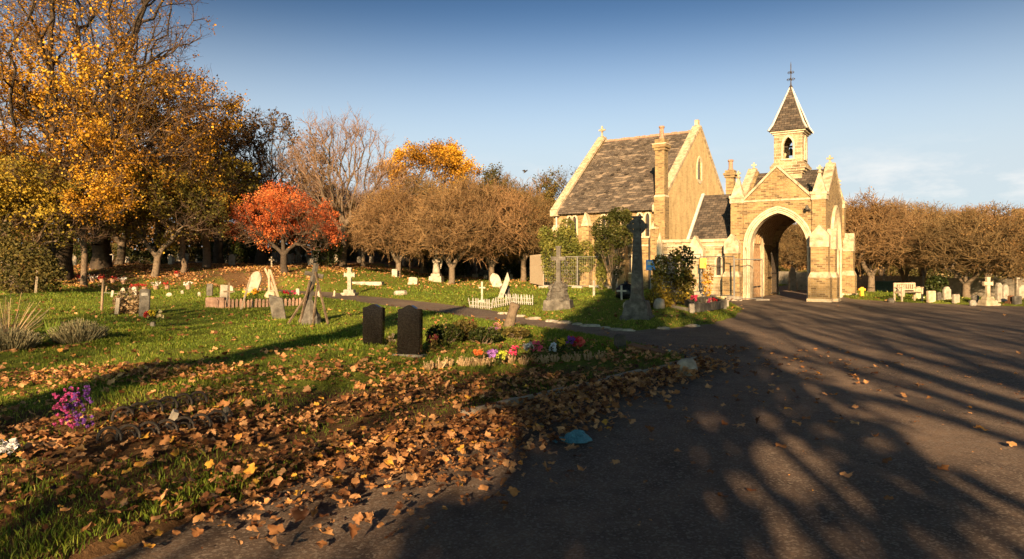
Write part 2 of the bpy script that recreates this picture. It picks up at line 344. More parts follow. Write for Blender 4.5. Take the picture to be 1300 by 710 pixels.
def asphalt():
    m, t, b = newmat('asphalt'); l = t.links.new
    tcn = t.nodes.new('ShaderNodeTexCoord')
    n1 = nn(t, 'ShaderNodeTexNoise', Scale=.35, Detail=9, Roughness=.6, Distortion=.4); l(tcn.outputs['Object'], n1.inputs['Vector'])
    n2 = nn(t, 'ShaderNodeTexNoise', Scale=55, Detail=5, Roughness=.85); l(tcn.outputs['Object'], n2.inputs['Vector'])
    n3 = nn(t, 'ShaderNodeTexNoise', Scale=2.6, Detail=6, Roughness=.7); l(tcn.outputs['Object'], n3.inputs['Vector'])
    r1 = ramp(t, [(.30, (.082, .062, .050)), (.5, (.125, .094, .074)), (.68, (.19, .142, .108))]); l(n1.outputs['Fac'], r1.inputs[0])
    r2 = ramp(t, [(.36, (.55, .55, .55)), (.52, (1.0, .98, .96)), (.66, (1.5, 1.46, 1.4))]); l(n2.outputs['Fac'], r2.inputs[0])
    mm = nn(t, 'ShaderNodeMixRGB', _blend_type='MULTIPLY', Fac=1); l(r1.outputs[0], mm.inputs[1]); l(r2.outputs[0], mm.inputs[2])
    r3 = ramp(t, [(.34, (.62, .60, .59)), (.5, (.98, .96, .94)), (.66, (1.25, 1.2, 1.14))]); l(n3.outputs['Fac'], r3.inputs[0])
    m3 = nn(t, 'ShaderNodeMixRGB', _blend_type='MULTIPLY', Fac=1); l(mm.outputs[0], m3.inputs[1]); l(r3.outputs[0], m3.inputs[2])
    vo = nn(t, 'ShaderNodeTexVoronoi', Scale=.42, _feature='DISTANCE_TO_EDGE'); 
    dn = nn(t, 'ShaderNodeTexNoise', Scale=1.6, Detail=5); l(tcn.outputs['Object'], dn.inputs['Vector'])
    mxv = nn(t, 'ShaderNodeMixRGB', Fac=.35); l(tcn.outputs['Object'], mxv.inputs[1]); l(dn.outputs['Color'], mxv.inputs[2]); l(mxv.outputs[0], vo.inputs['Vector'])
    cr = ramp(t, [(.002, (.6, .58, .57)), (.008, (1, 1, 1))]); l(vo.outputs['Distance'], cr.inputs[0])
    m4 = nn(t, 'ShaderNodeMixRGB', _blend_type='MULTIPLY', Fac=.6); l(m3.outputs[0], m4.inputs[1]); l(cr.outputs[0], m4.inputs[2])
    vc = nn(t, 'ShaderNodeTexVoronoi', Scale=66); l(tcn.outputs['Object'], vc.inputs['Vector']); sv = t.nodes.new('ShaderNodeSeparateColor'); l(vc.outputs['Color'], sv.inputs[0])
    vr = ramp(t, [(.80, (0, 0, 0)), (.84, (1, 1, 1))]); l(sv.outputs[0], vr.inputs[0]); m5 = t.nodes.new('ShaderNodeMixRGB'); l(vr.outputs[0], m5.inputs[0]); l(m4.outputs[0], m5.inputs[1]); m5.inputs[2].default_value = (.19, .155, .125, 1)
    l(m5.outputs[0], b.inputs['Base Color'])
    bp = nn(t, 'ShaderNodeBump', Strength=.75, Distance=.012); l(n2.outputs['Fac'], bp.inputs['Height'])
    bp2 = nn(t, 'ShaderNodeBump', Strength=.35, Distance=.05); l(n3.outputs['Fac'], bp2.inputs['Height']); l(bp.outputs[0], bp2.inputs['Normal'])
    l(bp2.outputs[0], b.inputs['Normal'])
    b.inputs['Roughness'].default_value = .82; b.inputs['Specular IOR Level'].default_value = .3
    return m
M['asphalt'] = asphalt()

# ------------------------------------------------------------------ ground
PAVED = np.array([(-34, -20), (-3.4, 2.0), (-1.55, 5.3), (-.6, 6.94), (2.75, 10.84), (2.95, 11.6), (2.8, 12.6), (2.38, 13.8), (1.93, 15.2), (.93, 16.8), (-.22, 18.8), (-2.3, 22.4), (-4.4, 25.5), (-7.2, 29.8),
    (-13, 38.2), (-18.5, 43.6), (-17.5, 45), (-10.3, 38.6), (-6.5, 33), (-2.9, 28), (-.82, 23.8), (.24, 21), (1.07, 19.3), (2.16, 17.7), (2.9, 16.5), (4.0, 17.2),
    (5.27, 18.3), (6.8, 20.7), (8.16, 24.2), (9.0, 28), (9.5, 31.2), (12.5, 37), (20, 50), (40, 84), (43, 82), (22, 47), (16.9, 36.2), (15.5, 31), (16.7, 28.4), (19.5, 26), (30, 19), (60, 8), (60, -30), (-34, -30)], dtype=float)
def sdist(X, Y):
    """signed distance, positive on grass"""
    X = np.asarray(X, float); Y = np.asarray(Y, float)
    d = np.full(X.shape, 1e9); ins = np.zeros(X.shape, bool)
    n = len(PAVED)
    for i in range(n):
        ax, ay = PAVED[i]; bx, by = PAVED[(i + 1) % n]
        ex, ey = bx - ax, by - ay; t = np.clip(((X - ax) * ex + (Y - ay) * ey) / (ex * ex + ey * ey), 0, 1)
        d = np.minimum(d, np.hypot(X - ax - t * ex, Y - ay - t * ey))
        c = (ay > Y) != (by > Y)
        with np.errstate(divide='ignore', invalid='ignore'):
            xi = ax + (Y - ay) / (by - ay if by != ay else 1e-9) * ex
        ins ^= c & (X < xi)
    return np.where(ins, -d, d)
def sst(a, b, x):
    t = np.clip((x - a) / (b - a), 0, 1); return t * t * (3 - 2 * t)
def gz(X, Y, s=None):
    X = np.asarray(X, float); Y = np.asarray(Y, float)
    if s is None: s = sdist(X, Y)
    jag = .05 * np.sin(X * 5.1 + Y * 3.3) + .04 * np.sin(X * 11.3 - Y * 8.7) + .025 * np.sin(X * 23 + Y * 17)
    k = sst(-.10, .16, s + jag)
    und = .05 * np.sin(X * .7 + 1) * np.sin(Y * .55) + .02 * np.sin(X * 2.1 + Y * 1.3) + .012 * np.sin(X * 5.7 - Y * 4.1)
    far = sst(44, 105, Y) * 1.1 * sst(30, 12, X) + 1.15 * sst(37, 51, Y) * sst(-4, -15, X) - .4 * sst(17.5, 24, X) * sst(27.5, 33, Y)
    hump = .10 * sst(.2, 2.5, s)
    return -.06 + k * (.12 + und * sst(0, 1, s) + hump) + far * sst(0, 1.5, s)
def G(x, y, dz=0):
    """pixel of the photo -> point on the ground"""
    yy = max(y - HOR, 2.0); Y = F * EYE / yy
    for _ in range(25):
        X = (x - 650) / F * Y; z = float(gz(X, Y)); z = max(z, 0)
        Y = .5 * Y + .5 * F * (EYE - z) / yy
    X = (x - 650) / F * Y
    return Vector((X, Y, max(float(gz(X, Y)), 0.0) + dz))
def AT(x, Y, dz=0):
    X = (x - 650) / F * Y; return Vector((X, Y, max(float(gz(X, Y)), -.5) + dz))
def grid_mesh(xs, ys, zf, name):
    XX, YY = np.meshgrid(xs, ys); s = sdist(XX, YY); Z = zf(XX, YY, s)
    V = np.stack([XX.ravel(), YY.ravel(), Z.ravel()], 1)
    nx, ny = len(xs), len(ys); i = np.arange(nx * ny).reshape(ny, nx)
    Fq = np.stack([i[:-1, :-1].ravel(), i[:-1, 1:].ravel(), i[1:, 1:].ravel(), i[1:, :-1].ravel()], 1)
    return V, Fq, s
def geo(a, b, n): return np.geomspace(a, b, n)
xs = np.concatenate([-geo(1800, 42, 14), np.arange(-40, -20, .6), np.arange(-20, 20, .14), np.arange(20, 45, .5), geo(46, 1800, 14)])
ys = np.concatenate([np.arange(-60, 2, 2), np.arange(2, 30, .12), np.arange(30, 60, .3), np.arange(60, 150, 3), geo(152, 2500, 14)])
V, Fq, s = grid_mesh(xs, ys, gz, 'ground')
def litter_amt(X, Y, s):
    """how much leaf litter / bare soil lies on the grass (0..1)"""
    kerb = np.abs((X + .6) * .759 - (Y - 6.94) * .651)      # distance to the kerb line
    a = .55 * sst(4.2, .3, kerb) * sst(13, 9, Y)
    b_ = .5 * np.exp(-(((X + 4) / 4.2) ** 2 + ((Y - 6.3) / 1.3) ** 2))
    band_ = .45 * sst(38, 43, Y) * sst(75, 60, Y) * sst(-12, -16, X)
    woods = .5 * sst(60, 70, Y) + .0 * X
    return np.clip(a + b_ + band_ + woods, 0, 1)
tone = litter_amt(V[:, 0], V[:, 1], s.ravel())
g = link('ground', npmesh('ground', V, Fq, True, tone), M['ground']); tag(g, kind='structure')
xr = np.concatenate([np.arange(-38, -12, .5), np.arange(-12, 22, .25), np.arange(22, 62, 1)]); yr = np.concatenate([np.arange(-32, 2, 1), np.arange(2, 34, .25), np.arange(34, 88, .5)])
V, Fq, s = grid_mesh(xr, yr, lambda X, Y, s: np.where(s < .35, .012 * np.sin(X * .6) * np.sin(Y * .5) , gz(X, Y, s) - .12), 'road')
g = link('road', npmesh('road', V, Fq, True), M['asphalt']); tag(g, kind='structure')
# ================================================================== GATEHOUSE
def finial_cross(mb, x, y, z, h=.42, w_=.3, t=.07):
    mb.lathe([(.10, 0), (.13, .04), (.07, .08), (.05, .12)], (x, y, z), 8)
    mb.box(x - t / 2, x + t / 2, y - t / 2, y + t / 2, z + .1, z + h)
    mb.box(x - w_ / 2, x + w_ / 2, y - t / 2 + .002, y + t / 2 - .002, z + h * .55, z + h * .55 + t)
    mb.box(x - t * .9, x + t * .9, y - t * .7, y + t * .7, z + h * .5, z + h * .75)
def coping(mb, pts, b0, b1, th=.09, f=None):
    """stone coping along a polyline of (a,z) on a gable"""
    for (a0, z0), (a1, z1) in zip(pts[:-1], pts[1:]):
        d = Vector((a1 - a0, 0, z1 - z0)).normalized(); n = Vector((-d.z, 0, d.x)); n = n if n.z > 0 else -n
        q = [(a0, z0), (a1, z1), (a1 + n.x * th, z1 + n.z * th), (a0 + n.x * th, z0 + n.z * th)]
        mb.prism(q, b0, b1, f)
sw = lambda a, b, z: (b, a, z)
M['gable'] = masonry('smooth_brick_sun_lifted', [(0, (.42, .30, .145)), (.5, (.54, .40, .20)), (1, (.46, .33, .165))], (.47, .37, .21), .23, .078, bump=.2)  # smooth paler brick, lightened further to make up for the gable's weak sunlight
M['pinn'] = noisy('weathered_pinnacle_stone', (.17, .13, .08), (.36, .285, .19), 4, c3=(.50, .42, .30), bump=.4)
gate = thing('gatehouse', 'golden brick gatehouse with tall pointed carriage arch, pinnacles and slate spired bell turret', 'gatehouse', (13.3, 29.5, -.02), R(-33))
GX, CXg = -3.45, -1.72
mb = MB()
ft = lambda x: 4.6 + max(0, 1.30 - abs(x - CXg)) * 1.0
mb.wall(-3.22, -.24, ft, -.2, .32, [(-1.68, 1.24, 0, 2.4, 3.93)], f=None, extra=(CXg, CXg - 1.3, CXg + 1.3))
mb.wall(-3.22, -.24, ft, 5.4, 5.9, [(-1.68, 1.24, 0, 2.4, 3.93)], extra=(CXg, CXg - 1.3, CXg + 1.3))
st = lambda y: 4.55 + max(0, 2.1 - abs(y - 2.85)) * .78
mb.wall(.26, 5.44, st, -.26, .2, [(2.85, 1.12, 0, 2.4, 4.05)], f=sw, extra=(2.85, .75, 4.95))
mb.wall(.26, 5.44, st, -3.65, -3.2, [], f=sw, extra=(2.85, .75, 4.95))
mb.build('wall', M['brick'], gate)
# piers and buttresses
for i, (px, py) in enumerate(((0, 0), (GX, 0), (0, 5.7), (GX, 5.7))):
    m = MB().box(px - .28, px + .28, py - .28, py + .28, 0, 4.62); pier = m.build('pier', M['brick'], gate, bevel=.01)
    m = MB().box(px - .34, px + .34, py - .34, py + .34, 4.62, 4.74).box(px - .31, px + .31, py - .31, py + .31, 4.40, 4.62)
    m.box(px - .26, px + .26, py - .26, py + .26, 4.74, 5.62, .23, .23); finial_cross(m, px, py, 5.56, .34, .22)
    m.build('pinnacle', M['pinn'], gate)
def buttress(x0, x1, y0, y1, z1, z2, front):
    m = MB()
    m.box(x0, x1, y0, y1, 1.25, z1); e = .09
    m.box(x0 - e, x1 + e, y0 - e, y1 + e, 0, 1.05); b_ = m.build('buttress', M['brick'], gate, bevel=.008)
    s_ = MB()
    s_.box(x0 - e - .003, x1 + e + .003, y0 - e - .003, y1 + e + .003, 1.05, 1.28, e, e)
    s_.build('plinth_weathering', M['pinn'], b_)
    MB().box(x0 - e - .05, x1 + e + .05, y0 - e - .05, y1 + e + .05, -.05, .16).build('plinth', M['stone'], b_); s_ = MB()
    c = (x0 + x1) / 2; cy = (y0 + y1) / 2
    if front: s_.prism([(x0 - .03, z1 - .5), (x1 + .03, z1 - .5), (x1 + .03, z1), (c, z2), (x0 - .03, z1)], y0 - .03, y1 + .0)
    else: s_.prism([(y0 - .03, z1 - .5), (y1 + .03, z1 - .5), (y1 + .03, z1), (cy, z2), (y0 - .03, z1)], x0, x1 + .03, sw)
    s_.build('gablet', M['pinn'], b_)
buttress(-.24, .44, -.78, -.26, 2.85, 3.3, True)
buttress(-3.9, -3.3, -.62, -.26, 2.6, 3.0, True)
buttress(.24, .68, 5.4, 6.05, 2.75, 3.15, False)
buttress(.24, .62, -.15, .5, 2.75, 3.15, False)
buttress(-.3, .3, 5.95, 6.45, 2.75, 3.15, True)
# archivolts: three receding orders with shafts
def archivolt(c, hw, sp, ap, b, sgn, f, name='archivolt', ow=.27):
    m = MB()
    for k, (dw, dp) in enumerate(((0.0, .02), (ow * .38, .07), (ow * .72, .12))):
        ia = arch_pts(c, hw + dw, sp, ap + dw * 1.1, 12, 0); oa = arch_pts(c, hw + dw + ow * .32, sp, ap + (dw + ow * .32) * 1.1, 12, 0)
        y0, y1 = sorted((b, b + sgn * dp)); m.ring(ia, oa, y0, y1, f)
    for sx in (-1, 1):
        x = c + sx * (hw + ow * .2)
        q = (x, b + sgn * .1, 0) if f is None else f(x, b + sgn * .1, 0)
        m.lathe([(.09, 0), (.09, .12), (.05, .2), (.05, sp - .2), (.09, sp - .08), (.10, sp)], q, 8)
    return m.build(name, M['stone_w'], gate)
archivolt(-1.68, 1.25, 2.4, 3.94, -.2, -1, None, ow=.22)
archivolt(-1.68, 1.25, 2.4, 3.94, 5.9, 1, None, ow=.22)
archivolt(2.85, 1.14, 2.4, 4.07, .2, 1, sw, ow=.24)
m = MB(); m.ring(arch_pts(2.85, 1.05, 2.4, 3.97, 12, 0), arch_pts(2.85, 1.12, 2.4, 4.05, 12, 0), -.27, .21, sw); m.build('jamb_lining', M['stone_w'], gate)
m = MB(); m.ring(arch_pts(-1.68, 1.20, 2.4, 3.89, 12, 0), arch_pts(-1.68, 1.24, 2.4, 3.93, 12, 0), -.21, .33); m.build('jamb_lining', M['stone_w'], gate)
# blind doorway in the inner left wall
m = MB()
for k in range(3):
    m.ring(arch_pts(2.2, .82 + k * .12, 1.9, 3.0 + k * .13, 12, 0), arch_pts(2.2, .93 + k * .12, 1.9, 3.12 + k * .13, 12, 0), -3.2, -3.13 + k * .03 + .02, sw)
fr = m.build('door_surround', M['stone'], gate)
m = MB(); m.prism(arch_pts(2.2, .82, 1.9, 3.0, 12, 0), -3.2, -3.16, sw)
for k in range(7): m.box(-3.16, -3.145, 1.42 + k * .235, 1.43 + k * .235, .02, 2.4)
dr = m.build('door', M['doorwood'], gate)
for z in (.5, 1.8): MB().box(-3.16, -3.13, 1.45, 2.1, z, z + .06).build('door_hinge', M['iron'], dr); MB().box(-3.16, -3.13, 2.3, 2.95, z, z + .06).build('door_hinge', M['iron'], dr)
# copings, vault, roof
m = MB(); e = .06
for b in ((-.26, .36), (5.36, 5.96)):
    coping(m, [(CXg - 1.42, 4.50), (CXg, 5.92), (CXg + 1.42, 4.50)], b[0], b[1])
for b in ((-.16, .24), (-3.69, -3.30)):
    coping(m, [(.55, 4.52), (2.85, 6.24), (5.15, 4.52)], b[0], b[1], .12, sw)
finial_cross(m, .0, 2.85, 6.3, .4, .3); finial_cross(m, -3.44, 2.85, 6.28, .35, .26)
m.box(-3.3, -.2, -.24, -.2, 4.42, 4.5)
m.build('coping', M['pinn'], gate)
m = MB()
m.prism([(CXg - 1.32, 4.42), (CXg + 1.32, 4.42), (CXg, 5.72)], .34, 5.38)
m.prism([(.42, 4.40), (5.28, 4.40), (2.85, 6.08)], -3.18, -.28, sw)
m.build('roof', M['slate2'], gate)
m = MB(); m.box(-3.19, -.27, .33, 5.39, 4.28, 4.39)
for i in range(12):       # ribbed timber vault
    y = .5 + i * .42; m.ring(arch_pts(-1.73, 1.35, 2.6, 4.2, 8), arch_pts(-1.73, 1.45, 2.6, 4.29, 8), y, y + .1)
m.ring(arch_pts(-1.73, 1.44, 2.6, 4.2, 8), arch_pts(-1.73, 1.5, 2.6, 4.27, 8), .35, 5.38)
m.build('vault', M['doorwood'], gate)
# bell turret
tx, ty = -1.72, 2.85
m = MB().box(tx - .60, tx + .60, ty - .60, ty + .60, 4.5, 5.9)
for (h, a, b) in ((.66, 5.9, 6.0), (.74, 6.0, 6.12), (.80, 6.12, 6.28), (.74, 6.28, 6.36), (.69, 6.36, 6.44)): m.box(tx - h, tx + h, ty - h, ty + h, a, b)
hb = .64
for k in range(4):
    ca, sa = round(math.cos(k * math.pi / 2)), round(math.sin(k * math.pi / 2))
    fk = lambda a, b, z, ca=ca, sa=sa: (tx + a * ca - b * sa, ty + a * sa + b * ca, z)
    e = .0 if k % 2 == 0 else .15
    m.wall(-hb + e, hb - e, lambda x: 7.78, -hb, -hb + .15, [(0, .2, 6.62, 7.25, 7.62)], z0=6.44, f=fk)
turret = m.build('bell_turret', M['ragstone'], gate)
m = MB()
for k in range(4):
    ca, sa = round(math.cos(k * math.pi / 2)), round(math.sin(k * math.pi / 2))
    fk = lambda a, b, z, ca=ca, sa=sa: (tx + a * ca - b * sa, ty + a * sa + b * ca, z)
    m.ring(arch_pts(0, .22, 7.25, 7.64, 8, 6.6), arch_pts(0, .30, 7.25, 7.74, 8, 6.6), -hb - .04, -hb, fk)
    m.prism([(-.32, 6.54), (.32, 6.54), (.32, 6.61), (-.32, 6.61)], -hb - .05, -hb - .0, fk)
m.box(tx - .70, tx + .70, ty - .70, ty + .70, 7.78, 7.86).box(tx - .78, tx + .78, ty - .78, ty + .78, 7.86, 7.93)
m.build('turret_dressing', M['stone_w'], turret)
m = MB(); m.lathe([(.19, 0), (.17, .03), (.13, .12), (.10, .24), (.05, .30), (.02, .34)], (tx, ty, 6.86), 12); m.bar((tx - .5, ty, 7.26), (tx + .5, ty, 7.26), .05)
m.build('bell', M['iron'], turret)
m = MB(); sp_ = [(-.98, 7.93), (-.80, 8.16)]
for (h, z) in (): pass
prof = [(.86, 7.94), (.70, 8.22), (.37, 9.15), (.03, 10.12)]
vs = []; fs = []
for h, z in prof: vs += [(tx - h, ty - h, z), (tx + h, ty - h, z), (tx + h, ty + h, z), (tx - h, ty + h, z)]
for i in range(3):
    for k in range(4): fs.append((i * 4 + k, i * 4 + (k + 1) % 4, i * 4 + 4 + (k + 1) % 4, i * 4 + 4 + k))
fs += [(3, 2, 1, 0), (12, 13, 14, 15)]
m.add(vs, fs); spire = m.build('spire', M['slate2'], gate)
m = MB()
for k in range(4):
    pts = [Vector((vs[i * 4 + k][0], vs[i * 4 + k][1], vs[i * 4 + k][2] + .02)) for i in range(4)]
    m.tube(pts, [.05, .05, .045, .025], 5)
m.build('hip_flashing', M['lead'], spire)
m = MB(); z = 10.05
m.lathe([(.07, 0), (.09, .08), (.04, .16), (.025, .3), (.02, 1.15), (.004, 1.3)], (tx, ty, z), 8)
for zz, r_ in ((.45, .17), (.78, .13)):
    for a in (0, math.pi / 2):
        d = Vector((math.cos(a), math.sin(a), 0))
        m.bar(Vector((tx, ty, z + zz)) - d * r_, Vector((tx, ty, z + zz)) + d * r_, .016)
        for s_ in (-1, 1):
            c = Vector((tx, ty, z + zz)) + d * r_ * s_ * .6
            m.tube([c + d * math.cos(t) * .06 + Vector((0, 0, math.sin(t) * .06)) for t in np.linspace(0, 2 * math.pi, 9)], .01, 4)
            m.lathe([(.004, -.03), (.028, 0), (.004, .03)], tuple(Vector((tx, ty, z + zz)) + d * r_ * s_), 6)
m.build('finial', M['iron'], spire)
# gargoyle / lamp bracket on the front right
m = MB(); m.bar((-.36, -.2, 3.95), (-.42, -.55, 4.05), .06, .04); m.lathe([(.05, 0), (.08, .1), (.03, .2)], (-.42, -.56, 3.95), 8)
m.build('gargoyle', M['darkstone'], gate)

# ================================================================== LODGE between chapel and gate (frame of the gatehouse)
lodge = thing('lodge', 'low stone lodge with steep slate roof joining the gatehouse to the chapel', 'lodge', (13.3, 29.5, -.02), R(-33))
m = MB()
wins = [(-4.32, .13, 1.1, 1.75, 2.0), (-4.02, .13, 1.1, 1.75, 2.0), (-6.62, .3, 0, 1.75, 2.1), (-6.05, .16, .9, 1.75, 2.0)]
m.wall(-7.25, -3.74, lambda x: 2.66, -.02, .3, wins)
m.box(-7.25, -6.95, .3, 4.6, 0, 2.66).box(-3.7, -3.66, .3, 2.6, 0, 2.6)
m.build('wall', M['ragstone'], lodge)
m = MB(); m.box(-7.33, -3.72, -.10, .36, 2.66, 2.80)
m.box(-7.33, -6.9, .36, 4.6, 2.66, 2.80)
m.build('parapet', M['stone'], lodge); MB().box(-7.30, -3.73, -.065, -.022, 2.44, 2.52).build('string_course', M['stone'], lodge); MB().box(-7.31, -3.73, -.08, -.02, 0, .35).build('plinth', M['stone'], lodge)
for c, hw, si, sp2, ap in wins:
    m = MB(); m.ring(arch_pts(c, hw, sp2, ap, 8, si), arch_pts(c, hw + .085, sp2, ap + .10, 8, si), -.06, -.022)
    if si > .1:
        m.box(c - hw - .1, c + hw + .1, -.09, -.022, si - .09, si)
        fo = m.build('window', M['stone_w'], lodge); MB().prism(arch_pts(c, hw, sp2, ap, 8, si), .08, .1).build('pane', M['glass'], fo)
    else:
        fo = m.build('doorway', M['stone_w'], lodge); MB().prism(arch_pts(c, hw, sp2, ap, 8, si), .08, .12).build('door', M['glass'], fo)
m = MB(); m.box(-5.66, -4.98, -.52, -.02, 0, 1.9).box(-5.72, -4.92, -.58, -.022, 0, .6)
bt = m.build('buttress', M['ragstone'], lodge)
m = MB(); m.prism([(-5.72, 1.9), (-4.92, 1.9), (-4.92, 2.2), (-5.32, 2.95), (-5.72, 2.2)], -.56, -.12); m.prism([(-5.47, 2.05), (-5.17, 2.05), (-5.17, 2.3), (-5.32, 2.55), (-5.47, 2.3)], -.58, -.56)
m.build('gablet', M['stone'], bt)
m = MB(); m.prism([(-7.30, 1.55), (-7.02, 1.55), (-7.02, 2.5), (-7.16, 3.15), (-7.30, 2.5)], -.24, -.1); m.build('gablet', M['stone_w'], lodge)
m = MB(); m.prism([(.55, 2.74), (2.95, 5.15), (5.35, 2.74)], -5.95, -3.74, sw); m.build('roof', M['slate2'], lodge)
m = MB(); coping(m, [(.45, 2.68), (2.95, 5.2), (5.45, 2.68)], -6.07, -5.93, .07, sw); m.box(-6.0, -3.74, .42, .55, 2.66, 2.76); m.build('verge', M['lead'], lodge)
m = MB().prism([(.5, .2), (5.3, .2), (5.3, 2.8), (2.95, 5.1), (.5, 2.8)], -6.05, -5.96, sw); m.build('gable', M['brick'], lodge)
DX = -.72; m = MB().box(DX - 4.38, DX - 3.98, 3.84, 4.24, 2.5, 6.1).box(DX - 4.44, DX - 3.92, 3.78, 4.30, 6.1, 6.22).box(DX - 4.49, DX - 3.87, 3.73, 4.35, 6.22, 6.34).box(DX - 4.42, DX - 3.94, 3.80, 4.28, 6.34, 6.48)
ch = m.build('chimney', M['brick'], lodge)
MB().lathe([(.12, 0), (.16, .05), (.11, .12), (.11, .45), (.15, .5), (.15, .56), (.10, .58)], (DX - 4.18, 4.04, 6.47), 10).build('chimney_pot', M['terracotta'], ch)

# ================================================================== CHAPEL
CL, CW, CE, CR_ = -7.27, 12.4, 4.93, 10.15
ME = CW / 2
chapel = thing('chapel', 'old brick cemetery chapel with steep patched slate roof and lancet windows', 'chapel', (8.59, 39.0, 0), R(-35))
m = MB()
lan = []
for c in (-6.1, -5.74, -3.74, -3.38, -1.38, -.9): lan.append((c, .13, 2.9 if c < -2 else 3.2, 4.3, 4.55))
lan += [(-2.67, .38, 0, 1.75, 2.35), (-1.98, .13, 1.1, 1.9, 2.12), (-1.68, .13, 1.1, 1.9, 2.12)]
m.wall(CL, 0, lambda x: CE, 0, .4, lan)
m.wall(CL, 0, lambda x: CE, CW - .4, CW, [])
gt_ = lambda y: CE + (ME - abs(y - ME)) * (CR_ + .12 - CE) / ME
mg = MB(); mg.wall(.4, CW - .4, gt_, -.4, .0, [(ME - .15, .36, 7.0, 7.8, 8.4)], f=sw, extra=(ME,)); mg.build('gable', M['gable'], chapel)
m.wall(.4, CW - .4, gt_, CL, CL + .4, [], f=sw, extra=(ME,))
m.build('wall', M['brick'], chapel)
m = MB()
ov = .32; sl = (CR_ - CE) / ME
def slope_slab(s):
    y_e, y_r = (-ov, ME) if s > 0 else (CW + ov, ME); ze = CE - ov * sl + .12; n = 26; rr = random.Random(3)
    # the roof sags and undulates a little
    nx_ = 24
    for i in range(n):
        for j in range(nx_):
            pass
    top, bot = [], []
    for i in range(n + 1):
        t = i / n; y = y_e + (y_r - y_e) * t; z = ze + (CR_ - ze + .02) * t
        for j in range(nx_ + 1):
            x = CL + .42 + (-.84 - CL) * j / nx_
            dz = -.07 * math.sin(math.pi * j / nx_) * math.sin(math.pi * t) + .018 * math.sin(j * 1.3 + i * .7) * (0 < i < n)
            top.append((x, y, z + dz))
    k = nx_ + 1
    fs = [(i * k + j, i * k + j + 1, (i + 1) * k + j + 1, (i + 1) * k + j) for i in range(n) for j in range(nx_)]
    m.add(top, fs); m.add([(x, y, z - .1) for x, y, z in top], fs)
    m.box(CL + .42, -.42, min(y_e, y_e + .02 * s), max(y_e, y_e + .02 * s), ze - .1, ze + .0)
slope_slab(1); slope_slab(-1)
roof = m.build('roof', M['slate'], chapel)
m = MB(); rr = random.Random(9)
for i in range(17):
    x = CL + .45 + i * .378; m.prism([(x, CR_ - .02), (x + .36, CR_ - .02), (x + .36, CR_ + .13 + rr.uniform(-.03, .03)), (x, CR_ + .13 + rr.uniform(-.03, .03))], ME - .09, ME + .09)
m.build('ridge_tile', M['terracotta'], roof)
m = MB(); rr = random.Random(4)                      # slipped slates
for i in range(70):
    t = rr.random(); y = -ov + (ME + ov) * t; z = CE - ov * sl + .12 + (CR_ - CE + ov * sl - .1) * t; x = rr.uniform(CL + .8, -.9)
    m.obox((x, y, z + .01), .14, .12, .012, Matrix.Rotation(math.atan(sl), 3, 'X') @ Matrix.Rotation(rr.uniform(-.3, .3), 3, 'Z') @ Matrix.Rotation(rr.uniform(-.12, .05), 3, 'X'))
m.build('slipped_slates', M['slate2'], roof)['kind'] = 'stuff'
m = MB()
for b in ((CL - .05, CL + .46), (-.46, .05)):
    coping(m, [(-.18, CE - .02), (ME, CR_ + .26), (CW + .18, CE - .02)], b[0], b[1], .16, sw)
    m.box(b[0] - .02, b[1] + .02, -.34, .02, CE - .35, CE + .05).box(b[0] - .02, b[1] + .02, CW - .02, CW + .34, CE - .35, CE + .05)
m.box(-.32, -.08, ME - .14, ME + .14, CR_ + .38, CR_ + .75)
finial_cross(m, CL + .2, ME, CR_ + .40, .75, .5, .1)
m.build('coping', M['pinn'], chapel)
m = MB(); m.box(CL + .46, -.46, -.16, -.002, CE - .18, CE - .05).box(CL + .4, -.4, -.05, -.002, 2.62, 2.72)
for i in range(24):
    x = CL + .6 + i * .27; m.box(x, x + .1, -.12, -.002, CE - .30, CE - .18)
m.build('corbel_table', M['stone'], chapel)
for c, hw, si, sp2, ap in lan:
    m = MB(); m.ring(arch_pts(c, hw, sp2, ap, 8, si), arch_pts(c, hw + .10, sp2, ap + .12, 8, si), -.05, -.002)
    if si > 0:
        m.box(c - hw - .1, c + hw + .1, -.07, -.002, si - .1, si)
        fo = m.build('window', M['stone_w'], chapel); MB().prism(arch_pts(c, hw, sp2, ap, 8, si), .1, .12).build('pane', M['glass'], fo)
    else:
        m = MB(); m.ring(arch_pts(c, hw, sp2, ap, 8, 0), arch_pts(c, hw + .16, sp2, ap + .18, 8, 0), -.08, -.002)
        fo = m.build('doorway', M['stone_w'], chapel); d_ = MB().prism(arch_pts(c, hw, sp2, ap, 8, si), .04, .1)
        for k in range(5): d_.box(c - .38 + k * .19 - .006, c - .38 + k * .19 + .006, .028, .04, .1, 1.8)
        d_.build('door', M['greydoor'], fo)
m = MB(); vc = ME - .15
m.ring(arch_pts(vc, .36, 7.8, 8.4, 10, 7.0), arch_pts(vc, .50, 7.8, 8.56, 10, 7.0), .0, .05, sw)
m.prism([(vc - .50, 7.0), (vc - .3, 6.82), (vc, 6.72), (vc + .3, 6.82), (vc + .50, 7.0)], .0, .05, sw)
fo = m.build('gable_window', M['stone_w'], chapel); MB().prism(arch_pts(vc, .36, 7.8, 8.4, 10, 7.0), -.07, -.05, sw).build('pane', M['glass'], fo)
